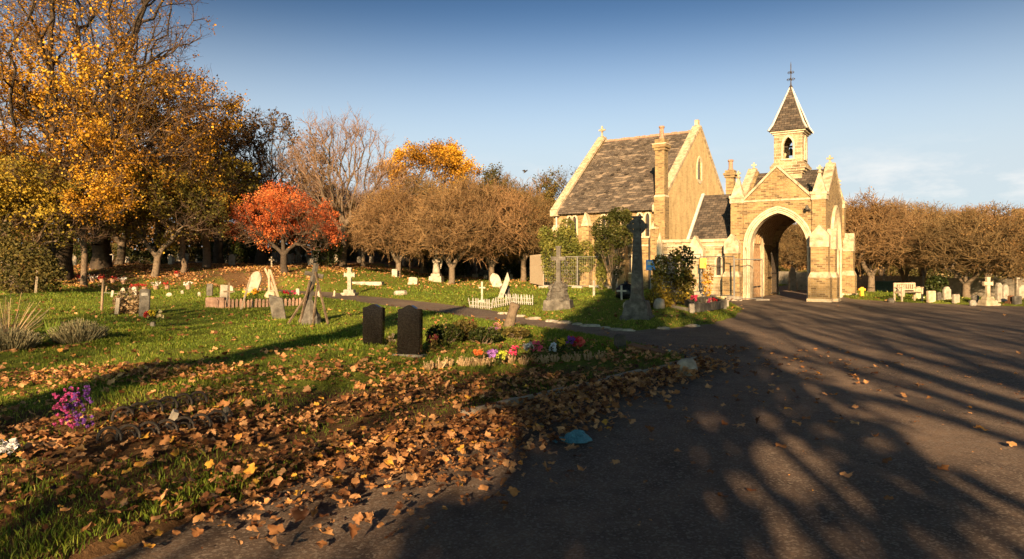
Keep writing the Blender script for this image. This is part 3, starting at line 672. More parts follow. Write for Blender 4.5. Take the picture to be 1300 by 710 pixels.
for c in (-4.75, -7.0, -2.35, -.3):
    m = MB().box(c - .24, c + .24, -.45, -.002, 0, 3.6 if c != -4.75 else 3.9); bt = m.build('buttress', M['brick'], chapel)
    m = MB()
    if c == -4.75: m.prism([(c - .27, 3.9), (c + .27, 3.9), (c, 4.72)], -.5, -.003)
    else: m.add([(c - .26, -.47, 3.6), (c + .26, -.47, 3.6), (c + .26, -.003, 3.6), (c - .26, -.003, 3.6), (c - .26, -.003, 4.05), (c + .26, -.003, 4.05)], [(0, 1, 2, 3), (0, 1, 5, 4), (3, 2, 5, 4), (0, 4, 3), (1, 2, 5)])
    m.build('weathering', M['stone'], bt)
# chimney rising at the corner of the wall
m = MB().box(-.35, .3, -.38, .28, 0, 5.4).box(-.30, .25, -.33, .23, 5.4, 8.05).box(-.36, .31, -.39, .29, 8.05, 8.2).box(-.42, .37, -.45, .35, 8.2, 8.38).box(-.32, .27, -.35, .25, 8.38, 8.7)
ch = m.build('chimney', M['brick'], chapel)
MB().box(-.37, .32, -.40, .30, 5.4, 5.52, .06, .06).build('chimney_course', M['stone'], ch); MB().box(-.44, .39, -.47, .37, 8.38, 8.44).build('chimney_cap', M['stone'], ch)
MB().lathe([(.14, 0), (.18, .06), (.13, .14), (.12, .62), (.17, .68), (.17, .76), (.12, .78)], (-.02, -.05, 8.69), 10).build('chimney_pot', M['terracotta'], ch)
m = MB().bar((CL + .28, -.12, .1), (CL + .28, -.12, CE - .2), .06, n=8).box(CL + .16, CL + .4, -.24, -.01, CE - .35, CE - .15); m.build('drainpipe', M['white'], chapel)
m = MB().bar((-.75, -.12, .1), (-.75, -.12, 3.0), .05, n=8).bar((-.75, -.12, 3.0), (-.5, -.1, 3.5), .05); m.build('drainpipe', M['iron'], chapel)

# ================================================================== temporary fencing
def fence_panel(a, b, label, h=1.9, group='temporary wire mesh fence panels', mesh=True):
    a, b = Vector(a), Vector(b); d = b - a; ln = d.length; t = thing('mesh_fence_panel', label, 'fence', a, math.atan2(d.y, d.x), group)
    for x in (0.02, ln - .02):
        MB().bar((x, 0, 0), (x, 0, h), .024, n=8).build('post', M['steel'], t)
    MB().bar((.02, 0, h - .03), (ln - .02, 0, h - .03), .022, n=6).build('rail', M['steel'], t)
    MB().bar((.02, 0, .15), (ln - .02, 0, .15), .022, n=6).build('rail', M['steel'], t)
    m = MB()
    k = int(ln / .11)
    for i in range(1, k): m.bar((ln * i / k, 0, .15), (ln * i / k, 0, h - .03), .0022, n=3)
    for i in range(1, 8): m.bar((0, 0, .15 + i * .23), (ln, 0, .15 + i * .23), .0022, n=3)
    m.build('wire_mesh', M['steel'], t)
    for x in (.02, ln - .02):
        MB().box(x - .32, x + .32, -.11, .11, 0, .13, .03, .02).build('foot_block', M['concrete'], t)
fp = [AT(690, 41.2), AT(733, 40.6), AT(779, 39.6)]
fence_panel(fp[0], fp[1], 'wire fence panel in front of the ivy at the left end of the chapel')
fence_panel(fp[1], fp[2], 'wire fence panel in front of the evergreen bush by the grey chapel door')
fq = [AT(842, 32.2), AT(890, 31.2), AT(932, 29.9), AT(968, 30.0)]
fence_panel(fq[0], fq[1], 'wire fence panel behind the rose bushes in front of the lodge')
fence_panel(fq[1], fq[2], 'wire fence panel across the lodge window beside the gatehouse')
fence_panel(fq[2], fq[3], 'wire fence panel closing the left side of the carriage arch')
# pale slatted hoarding at the far end
a, b = AT(673, 47.0), AT(690, 41.6); d = b - a; t = thing('slatted_hoarding', 'pale slatted timber hoarding running back from the end of the mesh fence', 'fence', a, math.atan2(d.y, d.x))
m = MB(); n = 42
for i in range(n): x = d.length * i / n; m.box(x, x + d.length / n * .82, -.02, .02, .05, 1.95 + .02 * math.sin(i * 3.1))
m.build('slats', M['palewood'], t); m = MB()
for z in (.4, 1.6): m.box(0, d.length, .02, .07, z, z + .09)
m.build('rails', M['wood'], t)
# notices tied to the fence
p = AT(826, 33.3); t = thing('notice_board', 'small blue and white notice fixed beside the lodge corner', 'notice', (p.x, p.y, 0), R(-20))
MB().box(-.02, .02, -.02, .02, 0, 1.75).build('post', M['steel'], t); MB().box(-.22, .22, -.04, -.022, 1.3, 1.8).build('board', noisy('blue_notice', (.03, .16, .42), (.05, .24, .55), 6, rough=.5), t)
MB().box(-.15, .08, -.048, -.041, 1.55, 1.72).box(-.15, .15, -.048, -.041, 1.38, 1.42).build('white_panel', M['white'], t)
p = AT(892, 31.0); t = thing('yellow_notice', 'small yellow notice hung on the mesh fence in front of the lodge', 'notice', (p.x, p.y - .08, 0), R(-20))
MB().box(-.14, .14, -.012, .012, 1.42, 1.86).build('board', noisy('yellow_notice', (.7, .45, .03), (.8, .55, .05), 6, rough=.5), t)
MB().bar((-.1, .03, 1.86), (-.1, .05, 1.93), .006).bar((.1, .03, 1.86), (.1, .05, 1.93), .006).build('tie', M['steel'], t)
# iron gate leaf standing open inside the arch
t = thing('gate_leaf', 'dark iron gate leaf folded back inside the carriage arch', 'gate', (13.3, 29.5, 0), R(-33))
m = MB()
for i in range(9): m.bar((-2.85 + .0, 4.0 + i * .15, .08), (-2.85, 4.0 + i * .15, 2.3 + .03 * i), .014, n=5)
m.build('bars', M['iron'], t)
MB().box(-2.88, -2.82, 3.92, 5.3, .1, .16).box(-2.88, -2.82, 3.92, 5.3, 1.1, 1.16).box(-2.88, -2.82, 3.92, 5.3, 2.1, 2.16).box(-2.89, -2.81, 5.26, 5.36, 0, 2.75).build('frame', M['iron'], t)
# ================================================================== TREES
def tubes_np(P0, P1, R0, R1, n):
    P0, P1 = np.asarray(P0, float), np.asarray(P1, float); m = len(P0)
    D = P1 - P0; D /= (np.linalg.norm(D, axis=1, keepdims=True) + 1e-9)
    A = np.where(np.abs(D[:, 2:3]) < .9, [[0, 0, 1.0]], [[1.0, 0, 0]]); U = np.cross(D, A); U /= (np.linalg.norm(U, axis=1, keepdims=True) + 1e-9); W = np.cross(D, U)
    t = np.arange(n) * 2 * np.pi / n
    ring = U[:, None] * np.cos(t)[None, :, None] + W[:, None] * np.sin(t)[None, :, None]
    V = np.concatenate([P0[:, None] + ring * np.asarray(R0)[:, None, None], P1[:, None] + ring * np.asarray(R1)[:, None, None]], 1).reshape(-1, 3)
    k = np.arange(n); q = np.stack([k, (k + 1) % n, n + (k + 1) % n, n + k], 1)
    Fq = (np.arange(m)[:, None, None] * 2 * n + q[None]).reshape(-1, 4)
    return V, Fq
def merge(parts):
    Vs, Fs, o = [], [], 0
    for V, Fq in parts:
        Vs.append(V); Fs.append(Fq + o); o += len(V)
    return np.concatenate(Vs), np.concatenate(Fs)
def rdir(rg, n):
    d = rg.normal(size=(n, 3)); return d / np.linalg.norm(d, axis=1, keepdims=True)
def leaf_cards(rg, P, size, up=.3, tone=None, aspect=1.0):
    """small folded leaves (two triangles sharing a midrib)"""
    n = len(P); s = size * rg.uniform(.6, 1.3, n)[:, None]
    N = rdir(rg, n); N[:, 2] = np.abs(N[:, 2]) * (1 - up) + up; N /= np.linalg.norm(N, axis=1, keepdims=True)
    A = rdir(rg, n); U = np.cross(N, A); U /= (np.linalg.norm(U, axis=1, keepdims=True) + 1e-9); W = np.cross(N, U)
    V = np.stack([P - U * s * .5, P + W * s * .38 * aspect + N * s * .12, P + U * s * .5, P - W * s * .38 * aspect + N * s * .12], 1).reshape(-1, 3)
    i = np.arange(n)[:, None] * 4; Fq = np.concatenate([i + [[0, 1, 2]], i + [[0, 2, 3]]], 0)
    tn = np.repeat(np.clip(tone, 0, 1), 4) if tone is not None else None
    return V, Fq, tn
def lump_pts(rg, lumps, n, shell=.55):
    """lumps: (cx,cy,cz,rx,ry,rz,weight)"""
    L_ = np.array(lumps, float); wgt = L_[:, 6] / L_[:, 6].sum(); k = rg.choice(len(L_), n, p=wgt)
    r = rg.uniform(0, 1, n) ** (1 / 3.0); r = shell + (1 - shell) * r if shell else r
    mixr = np.where(rg.uniform(size=n) < .7, r, rg.uniform(.2, 1, n))
    return L_[k, :3] + rdir(rg, n) * L_[k, 3:6] * mixr[:, None]
def make_tree(seed, trunk, rbase, lumps, natt=900, rtip=.012, kpath=.35, step=.55, twigs=(6, .55, .007), tdir=(0, 0, .5), rexp=2.3, shell=.5, wob=.08,
              leaves=None, limbs=()):
    rg = np.random.default_rng(seed)
    # trunk polyline(s)
    nodes = []; par = []; plen = []
    def addpath(pts, start=None):
        pts = [np.array(p, float) for p in pts]; last = start
        if last is None: nodes.append(pts[0]); par.append(-1); plen.append(0); last = len(nodes) - 1
        for p in pts[1:]:
            a = nodes[last].copy(); d = np.linalg.norm(p - a); k = max(1, int(d / step))
            for j in range(1, k + 1):
                q = a + (p - a) * j / k + rg.normal(size=3) * wob * step * (j < k)
                nodes.append(q); par.append(last); plen.append(plen[last] + d / k); last = len(nodes) - 1
        return last
    end = addpath(trunk); 
    for lb in limbs:
        d = [np.linalg.norm(nn_ - np.array(lb[0])) for nn_ in nodes]; addpath(lb, int(np.argmin(d)))
    att = lump_pts(rg, lumps, natt, shell); base = nodes[end] if True else None
    b0 = np.array(trunk[-1]); att = att[np.argsort(np.linalg.norm(att - b0, axis=1))]
    NP_ = np.zeros((60000, 3)); PL = np.zeros(60000); n = len(nodes); NP_[:n] = nodes; PL[:n] = plen
    tz = trunk[-1][2] * .75; ok0 = np.array([p[2] >= tz for p in nodes])
    okm = np.ones(60000, bool); okm[:n] = ok0
    tips = []
    for p in att:
        c = np.linalg.norm(NP_[:n] - p, axis=1) + kpath * PL[:n]; c = np.where(okm[:n], c, 1e9)
        j = int(np.argmin(c)); a = NP_[j]; d = np.linalg.norm(p - a)
        if d < .12: continue
        k = max(1, int(d / step)); last = j
        sag = np.array([0, 0, 1.0]) * d * .12
        for i in range(1, k + 1):
            t = i / k; q = a + (p - a) * t + sag * math.sin(math.pi * t) * .5 + rg.normal(size=3) * wob * step * (i < k)
            NP_[n] = q; PL[n] = PL[last] + d / k; par.append(last); last = n; n += 1
        tips.append(last)
        if n > 59000: break
    NP_ = NP_[:n]; par = np.array(par)
    w_ = np.zeros(n); kids = np.zeros(n, int)
    for i in range(1, n): kids[par[i]] += 1
    w_[kids == 0] = rtip ** rexp
    for i in range(n - 1, 0, -1): w_[par[i]] += w_[i]
    rad = w_ ** (1 / rexp)
    sc = rbase / rad[0]; 
    rad = np.where(rad > rtip * 1.01, rtip + (rad - rtip) * (rbase - rtip) / (rad[0] - rtip), rtip)
    # flare at the base
    z0 = NP_[:, 2]; rad = rad * (1 + .5 * np.exp(-np.maximum(z0 - NP_[0, 2], 0) / (rbase * 1.6)))
    i = np.arange(1, n); P0, P1 = NP_[par[i]], NP_[i]; R0, R1 = np.minimum(rad[par[i]], rad[i] * 1.35), rad[i]
    big = R1 > max(.035, rtip * 2.2)
    D = (P1 - P0) * .04
    wood = merge([tubes_np((P0 - D)[big], (P1 + D)[big], R0[big], R1[big], 8)])
    fine = [tubes_np(P0[~big], P1[~big], R0[~big], R1[~big], 4)]
    # twigs
    nt_, tl, tr = twigs; bp = None; TP = []
    if nt_:
        src = np.where((rad < rtip * 2.5))[0]; src = src[src > 0]
        k = np.repeat(src, nt_); m = len(k); f = rg.uniform(0, 1, m)[:, None]
        a = NP_[k] * f + NP_[par[k]] * (1 - f); od = NP_[k] - NP_[par[k]]; od /= (np.linalg.norm(od, axis=1, keepdims=True) + 1e-9)
        dd = rdir(rg, m) * .9 + od * .6 + np.array(tdir); dd /= np.linalg.norm(dd, axis=1, keepdims=True)
        ln = tl * rg.uniform(.4, 1.3, m)[:, None]; b_ = a + dd * ln
        fine.append(tubes_np(a, b_, np.full(m, tr), np.full(m, tr * .6), 3))
        d2 = dd + rdir(rg, m) * .75; d2 /= np.linalg.norm(d2, axis=1, keepdims=True); mid = a + dd * ln * rg.uniform(.3, .8, m)[:, None]
        e2 = mid + d2 * ln * .6; fine.append(tubes_np(mid, e2, np.full(m, tr * .8), np.full(m, tr * .5), 3))
        TP = np.concatenate([b_, e2, mid])
    else: TP = NP_[rad < rtip * 2.5]
    tw = merge(fine); lf = None
    if leaves:
        nl, sz, spread, bias = leaves
        # density varies in clumps
        keep = TP; h = np.sin(keep[:, 0] * 1.1 + seed) + np.sin(keep[:, 1] * 1.3 + 1) + np.sin(keep[:, 2] * 1.2 + 2) + .5 * np.sin(keep[:, 0] * 3.1 + keep[:, 2] * 2.7)
        pr = np.clip(.42 + .55 * h, .03, None); 
        if bias is not None: pr = pr * bias(keep)
        pr /= pr.sum(); sel = rg.choice(len(keep), min(len(keep), max(500, nl // 11)), p=pr); k = sel[rg.integers(0, len(sel), nl)]; P = keep[k] + rg.normal(size=(nl, 3)) * spread
        tn = .5 + .2 * np.sin(P[:, 0] * .9 + seed) + .2 * np.sin(P[:, 2] * 1.4 + P[:, 1]) + rg.normal(size=nl) * .17
        lf = leaf_cards(rg, P, sz, .25, tn)
    return wood, tw, lf
def tree_obj(name, label, data, mats, loc, rz=0, sc=1, group=None):
    t = thing(name, label, 'tree', loc, rz, group); t.scale = (sc, sc, sc) if not isinstance(sc, tuple) else sc
    wood, tw, lf = data
    link('trunk', npmesh('trunk', wood[0], wood[1], True), mats[0], t)
    c = link('crown', npmesh('crown', tw[0], tw[1]), mats[1], t)
    if lf: link('leaves', npmesh('leaves', lf[0], lf[1], False, lf[2]), mats[2], c)
    return t
def dup(o, loc, rz, sc, label=None, group=None):
    c = copy_tree(o); c.location = loc; c.rotation_euler = (0, 0, rz); c.scale = (sc, sc, sc) if not isinstance(sc, tuple) else sc
    if label: c['label'] = label
    if group: c['group'] = group
    return c
# --- two big plane trees on the left
lb = lambda k: (lambda P: np.clip(1.6 - (P[:, 2] - 3) / 13 + .5 * (P[:, 0] < 0), .08, 2) ** 1.5)
A = make_tree(11, [(0, 0, -.2), (.15, 0, 2.2), (.3, .1, 4.2)], .46, [(0, 0, 9, 7.5, 6, 5, 3), (3.0, -1, 15.5, 5.0, 5, 5.5, 2), (-5, -1, 7, 5, 5, 4.5, 2), (4.4, -2, 7.4, 3.8, 4, 3.2, 1.1), (-4, 0, 15, 6, 5, 6, 1.5)], natt=1500, rtip=.016, kpath=.55,
              twigs=(4, .75, .009), tdir=(.1, 0, .25), leaves=(46000, .135, .2, lb(0)), limbs=[[(.3, .1, 3.6), (2.2, 0, 8), (4.2, .2, 14.5), (5.2, 0, 18.5)], [(.3, .1, 3.8), (-.8, .4, 9), (-.3, 0, 15)], [(.2, 0, 3.4), (-2.6, -.6, 7), (-4.6, -1, 12)]])
p = AT(76, 43); tree_obj('plane_tree', 'huge plane tree at the left edge with golden leaves thinning towards its top', A, (M['bark_d'], M['twig_d'], M['leaf_gold']), p, R(4), 1.24)
A = make_tree(12, [(0, 0, -.2), (.1, 0, 2.6), (.1, .1, 5.2)], .48, [(1.2, 0, 9.3, 5.4, 5, 3.6, 3), (.0, 0, 14.5, 5, 5, 4.2, 2), (4.6, 0, 9.6, 3.8, 4, 2.7, 1.4), (-3.2, 0, 7.5, 4, 4, 3.5, 1.4)], natt=1300, rtip=.015, kpath=.5,
              twigs=(5, .8, .009), tdir=(.15, 0, .3), leaves=(24000, .135, .2, lambda P: np.clip(1.5 - (P[:, 2] - 4) / 7.5, .06, 2)), limbs=[[(.1, .1, 5), (1.8, 0, 9), (3.4, 0, 14)], [(.1, .1, 5), (-1, 0, 10), (-1.6, 0, 16)], [(.1, .1, 4.6), (3.6, -.4, 7.8), (6.4, -.6, 10.4)]])
p = AT(128, 49); tree_obj('plane_tree', 'tall half bare plane tree whose twigs reach right over the red maple', A, (M['bark_d'], M['twig_d'], M['leaf_gold']), p, R(0), 1.17)
# slim trunks beside them
A = make_tree(13, [(0, 0, -.2), (-.1, 0, 3), (.1, .1, 5)], .17, [(0, 0, 7, 2.6, 2.6, 2.6, 2), (1.5, -1, 5.2, 2.2, 2, 1.6, 1)], natt=330, rtip=.013, kpath=.4, twigs=(5, .6, .007), leaves=(9500, .125, .16, None))
p = AT(107, 40); T3 = tree_obj('young_tree', 'slim tree with a straight thin trunk and yellow leaves left of the thick plane trunk', A, (M['bark'], M['twig_d'], M['leaf_gold']), p, 0, 1)
dup(T3, AT(232, 46), 1.2, 1.0, 'slim tree with yellow leaves in front of the wood left of the red maple')
dup(T3, AT(8, 40), 2.2, .95, 'slim tree with yellow leaves standing furthest left')
# yellow-green small trees below the planes
A = make_tree(14, [(0, 0, -.2), (.2, 0, 1.2), (.5, .1, 2.2)], .2, [(0, 0, 4.2, 3.4, 3, 2.3, 2), (2.4, 0, 3.6, 2, 2, 1.5, 1), (-2.4, .5, 3.4, 2, 2, 1.4, 1)], natt=520, rtip=.012, kpath=.35, twigs=(6, .5, .007), leaves=(13000, .15, .16, None), limbs=[[(.2, 0, 1.2), (-1.2, 0, 2.8)], [(.3, 0, 1.6), (1.8, .2, 3.2)]])
T4 = tree_obj('small_tree', 'low spreading yellow green tree with crooked pale trunk left of the red maple', A, (M['bark_p'], M['twig_d'], M['leaf_yel']), AT(196, 44), 0, 1.05)
dup(T4, AT(262, 50), 2.0, 1.3, 'olive and yellow tree just left of the red maple')
dup(T4, AT(22, 38), 4.0, 1.1, 'low yellow green tree under the huge plane tree at the left edge')
dup(T4, AT(150, 58), 1.0, 1.6, 'yellow green tree far behind the two plane trunks')
# red maple
A = make_tree(15, [(0, 0, -.2), (-.1, 0, 1.4), (-.2, .1, 2.3)], .26, [(-1.5, 0, 4.6, 2.7, 2.6, 2.0, 2), (1.6, -.3, 4.1, 2.6, 2.4, 1.7, 2), (0, 0, 5.8, 2.2, 2, 1.4, 1), (3.6, -.4, 3.0, 1.2, 1.2, .9, .5), (-3.6, 0, 3.7, 1.5, 1.4, 1.2, .6), (-2.2, -.5, 3.0, 1.6, 1.4, 1.1, .8), (2.4, -.5, 2.7, 1.7, 1.4, 1.1, .9)], natt=650, rtip=.012, kpath=.35, twigs=(4, .45, .007), leaves=(21000, .125, .15, None), limbs=[[(-.1, 0, 1.4), (-1.9, 0, 3)], [(-.1, 0, 1.6), (1.7, -.2, 3.2)]])
tree_obj('maple_tree', 'spreading maple in bright orange red autumn leaf', A, (M['bark_d'], M['twig_d'], M['leaf_red']), AT(362, 46), 0, .84)
# russet dome behind it
A = make_tree(16, [(0, 0, -.2), (.1, 0, 2.0), (.1, .1, 3)], .34, [(0, 0, 7, 4.4, 4, 3.6, 3), (3, 0, 5.5, 2.6, 3, 2.4, 1), (-3.4, 0, 5.6, 2.6, 3, 2.6, 1)], natt=900, rtip=.013, kpath=.35, twigs=(7, .6, .009), leaves=(11000, .17, .18, None))
T6 = tree_obj('russet_tree', 'round russet brown tree rising behind the red maple', A, (M['bark_d'], M['twig_b'], M['leaf_rust']), AT(330, 58), 0, 1.22)
T6b = dup(T6, AT(278, 60), 2.4, 1.15, 'russet brown tree between the red maple and the half bare plane tree')
dup(T6, AT(1034, 62), 1.1, .5, 'russet tree seen through the carriage arch')
dup(T6, AT(205, 66), 3.9, 1.35, 'russet brown tree behind the half bare plane tree')
# golden tree with full crown
A = make_tree(17, [(0, 0, -.2), (.1, 0, 2.5), (.1, .1, 4)], .4, [(0, 0, 8.2, 3.6, 3.5, 3.2, 3), (3.2, 0, 7.6, 2.4, 2.5, 2.3, 1.4), (-3.2, 0, 7.0, 2.6, 2.5, 2.4, 1.4), (1.2, 0, 10, 2.3, 2, 1.6, 1), (-3, 0, 4.6, 2.5, 2, 1.8, .8), (0, 0, 5, 4, 3, 2, 1)], natt=800, rtip=.013, kpath=.35, twigs=(4, .55, .008), leaves=(38000, .17, .22, None))
tree_obj('golden_tree', 'rounded golden tree topping the brown thorns in the middle distance', A, (M['bark'], M['twig_b'], M['leaf_gold']), AT(538, 74), 0, 1.16)
# bare spreading tree with reddish twigs
A = make_tree(18, [(0, 0, -.2), (.1, 0, 1.6), (.1, .1, 2.6)], .33, [(0, 0, 8, 4.6, 4, 3.8, 3), (2.8, 0, 6, 3.2, 3, 2.6, 1.3), (-2.6, 0, 7, 3, 3, 3, 1), (0, 0, 10.8, 3.4, 3, 1.7, .9)], natt=620, rtip=.017, kpath=.75, wob=.05, twigs=(4, .9, .0095), tdir=(0, 0, .55), leaves=(500, .14, .1, None), shell=.4)
tree_obj('bare_tree', 'leafless tree with fine reddish twigs standing clear against the sky right of the red maple', A, (M['bark'], M['twig_r'], M['leaf_rust']), AT(434, 53), 0, .97)
# thorn trees: broad domes of dense fine twigs
TH = []
for i, sd in enumerate((21, 22, 23)):
    rg_ = random.Random(sd * 3)
    lumps = [(0, 0, 3.3, 2.9, 2.9, 1.7, 3), (2.1, .3, 2.9 + rg_.uniform(-.3, .4), 1.8, 1.8, 1.25, 1), (-2.1, 0, 2.8 + rg_.uniform(-.2, .5), 1.8, 1.8, 1.25, 1), (rg_.uniform(-1.4, 1.4), 0, 4.5, 1.5, 1.5, 1.1, .8), (rg_.uniform(-1.8, 1.8), .5, 4.0, 1.3, 1.3, 1.0, .5), (0, -2, 2.8, 2, 1.4, 1.2, .8)]
    TH.append(make_tree(sd, [(0, 0, -.2), (.08, 0, .9), (.12 * (i - 1), .05, 1.5)], .165, lumps, natt=1150, rtip=.0105, kpath=.28, twigs=(6, .60, .0125), tdir=(0, 0, .28), wob=.15, leaves=(5200, .085, .12, None),
                        limbs=[[(.05, 0, 1.2), (-1.1, .1, 2.2)], [(.05, 0, 1.2), (1.2, -.2, 2.3)], [(.05, 0, 1.3), (.1, -1.1, 2.4)]]))
thm = (M['bark_p'], M['twig_b'], M['leaf_rust'])
H0 = tree_obj('thorn_tree', 'broad brown thorn tree with a stout sunlit trunk at the centre of the distant row', TH[0], thm, AT(572, 49), 0, 1.28)
H1 = tree_obj('thorn_tree', 'brown twiggy thorn tree nearest the right of the gatehouse', TH[1], (M['bark_p'], M['twig_b'], M['leaf_rust']), AT(1105, 36.5), .5, (1.0, 1.0, .90))
H2 = tree_obj('thorn_tree', 'brown twiggy thorn tree with forked pale trunk over the graves at the right', TH[2], thm, AT(1229, 33.5), 2.0, (1.05, 1.05, .80))
mid = [(H1, 505, 50, 1.1, 1.15, 'brown thorn tree directly right of the leafless tree'), (H2, 462, 56, 3.0, 1.1, 'low brown thorn tree under the leafless tree'),
       (H1, 625, 51, 4.0, 1.28, 'brown thorn tree second left of the chapel'), (H2, 664, 53, 5.0, 1.25, 'brown thorn tree touching the left end of the chapel'),
       (H0, 540, 60, 2.0, 1.5, 'large brown thorn tree below the golden tree'), (H1, 600, 64, 1.0, 1.6, 'large brown thorn tree behind the stout trunked thorn'),
       (H2, 655, 66, .5, 1.65, 'tall brown thorn tree behind the left end of the chapel'), (H0, 425, 64, .9, 1.25, 'brown thorn tree in shade behind the red maple'),
       (H0, 380, 62, 4.1, 1.2, 'brown thorn tree directly behind the trunk of the red maple')]
for src, x, Y, rz, sc, lab in mid: dup(src, AT(x, Y), rz, sc, lab)
right = [(H0, 1150, 41, 1.7, .98, 'second thorn tree along the road from the gatehouse'), (H2, 1172, 46, 4.0, 1.05, 'thorn tree behind the wooden bench'),
         (H1, 1285, 38, 2.6, .84, 'thorn tree at the right edge of the picture'), (H0, 1255, 47, 3.4, 1.0, 'thorn tree behind the forked one at the right'),
         (H2, 1090, 52, 5.5, 1.12, 'thorn tree showing beside the rear of the gatehouse'), (H1, 1330, 35, 0.3, .84, 'thorn tree cut by the right edge of the picture'),
         (H0, 1010, 56, 4.5, .85, 'thorn tree beyond the carriage arch'), (H1, 1120, 60, 3.3, 1.2, 'far thorn tree above the boundary wall'), (H2, 1215, 58, 1.3, 1.12, 'far thorn tree above the middle of the boundary wall')]
for src, x, Y, rz, sc, lab in right: dup(src, AT(x, Y), rz, sc, lab)
# ivy-clad and evergreen trees near the chapel end and in the wood
A = make_tree(31, [(0, 0, -.2), (0, 0, 2.0), (.1, .1, 4)], .22, [(0, 0, 5.2, 1.7, 1.6, 2.2, 2), (.4, 0, 7.0, 1.1, 1, 1.2, 1), (-1, 0, 3.8, 1.2, 1.1, 1.2, 1)], natt=380, rtip=.012, kpath=.3, twigs=(5, .4, .007), leaves=(11000, .14, .13, None))
E1 = tree_obj('ivy_clad_tree', 'olive green ivy clad tree left of the chapel gable', A, (M['bark_d'], M['twig_b'], M['leaf_olive']), AT(682, 56), 0, 1.05)
dup(E1, AT(633, 60), 2.0, 1.2, 'narrow ivy clad tree poking up between the brown thorns')
dup(E1, AT(60, 42), 2.0, 1.0, 'ivy clad tree between the plane trunks at the left')
dup(E1, AT(320, 66), 3.0, 1.0, 'dark ivy clad tree in the wood behind the red maple')
# bush-topped saplings over the chapel's left shoulder
A = make_tree(33, [(0, 0, -.2), (0, 0, 3.0), (.4, .1, 6.5)], .14, [(.4, 0, 7.6, 1.9, 1.6, 1.2, 2), (-.6, 0, 6, 1.4, 1.3, 1.2, 1)], natt=110, rtip=.014, kpath=.5, twigs=(4, .6, .009), leaves=(700, .16, .14, None))
tree_obj('slender_tree', 'thin leafless tree whose tips show over the left eave of the chapel', A, (M['bark_d'], M['twig_d'], M['leaf_olive']), AT(712, 58), 0, 1.05)

# distant woodland that closes the view (one mass, nobody could count it)
rg = np.random.default_rng(77)
def far_wood(name, x0, x1, Y0, Y1, h0, h1, n, matl, size, seed):
    rg = np.random.default_rng(seed); px = rg.uniform(x0, x1, n); Y = rg.uniform(Y0, Y1, n); X = (px - 650) / F * Y
    hh = h0 + (h1 - h0) * (.5 + .25 * np.sin(px * .031 + seed) + .25 * np.sin(px * .083 + 1.7 * seed)); 
    z = rg.uniform(0, 1, n) ** .8 * hh; P = np.stack([X, Y, z + gz(X, Y, np.full(n, 3.0))], 1)
    tn = .45 + .2 * np.sin(X * .35) + .15 * np.sin(z * 1.1 + X * .2) + rg.normal(size=n) * .15
    V, Fq, t = leaf_cards(rg, P, size, .1, tn); o = link(name, npmesh(name, V, Fq, False, t), matl); return tag(o, kind='stuff')
o = far_wood('distant_woodland', -80, 700, 84, 100, 4.0, 7.5, 60000, M['leaf_rust'], .42, 3); tag(o, 'mass of brown and russet woodland far behind the graves', 'woodland')
o = far_wood('distant_undergrowth', -80, 1330, 74, 82, .9, 2.3, 26000, M['leaf_olive'], .32, 5); tag(o, 'dark hedge like undergrowth along the far side of the cemetery', 'undergrowth')
o = far_wood('distant_treeline', 900, 1400, 88, 104, 4.0, 6.5, 34000, M['leaf_rust'], .42, 8); tag(o, 'brown treeline far behind the gatehouse and boundary wall', 'woodland')

# ---- trees behind the photographer: they stand on the verges and cast the long shadows
def behind(s, Y): return ((s + Y * math.sin(R(SUN_AZ))) / math.cos(R(SUN_AZ)), Y, 0)
A = make_tree(41, [(0, 0, -.2), (0, 0, 1.2), (0, 0, 2)], .3, [(0, 0, 5, 1.9, 1.9, 4.6, 3), (0, 0, 9.6, 1.5, 1.5, 2.4, 1.2)], natt=500, rtip=.015, twigs=(3, .5, .01), leaves=(26000, .26, .22, None))
YEW = tree_obj('yew_tree', 'dense dark columnar yew behind the photographer', A, (M['bark_d'], M['twig_d'], M['leaf_grn']), behind(.65, -9), 0, (1.02, 1.02, 1.3))
dup(YEW, behind(-5.9, -13), 1.0, (.34, .34, .95), 'slimmer dark yew behind the photographer to the left')
A = make_tree(42, [(0, 0, -.2), (.1, 0, 2.6), (.1, .1, 4)], .32, [(0, 0, 8, 3.4, 3, 3.4, 3), (1, 0, 5, 2.5, 2, 1.8, 1)], natt=190, rtip=.022, kpath=.8, twigs=(1, .8, .013), leaves=(500, .18, .15, None), limbs=[[(.1, .1, 4), (1.2, 0, 8), (1.4, 0, 11)], [(.1, .1, 4), (-1.4, 0, 8)]])
LIM = tree_obj('lime_tree', 'bare lime tree nearest behind the photographer on the right', A, (M['bark'], M['twig_b'], M['leaf_rust']), behind(4.9, -14), 0, 1.3)
for s, Y, rz, sc, lab in ((8.2, -20, 1.0, 1.35, 'second bare lime tree behind the photographer on the right'), (12.2, -16, 2.0, 1.2, 'third bare lime tree behind the photographer on the right'), (17.0, -22, 3.0, 1.4, 'fourth bare lime tree behind the photographer on the right'),
                          (23.0, -14, 4.0, 1.0, 'fifth bare lime tree behind the photographer on the right'),
                          (-3.2, -15, 5.0, .8, 'bare lime tree nearest behind the photographer on the left'), (-10.5, -19, .6, .95, 'second bare lime tree behind the photographer on the left'), (-16.5, -17, 1.6, .9, 'third bare lime tree behind the photographer on the left'),
                          (-23, -20, 2.6, 1.0, 'fourth bare lime tree behind the photographer on the left'), (-31, -18, 3.6, 1.0, 'fifth bare lime tree behind the photographer on the left')):
    dup(LIM, behind(s, Y), rz, sc, lab)


for s, Y, rz, sc, lab in ((-13.2, -27, 1.5, 1.6, 'tall bare lime tree far behind the photographer, first on the left'), (-26, -27, 3.9, 1.7, 'tall bare lime tree far behind the photographer, third on the left')):
    dup(LIM, behind(s, Y), rz, sc, lab)
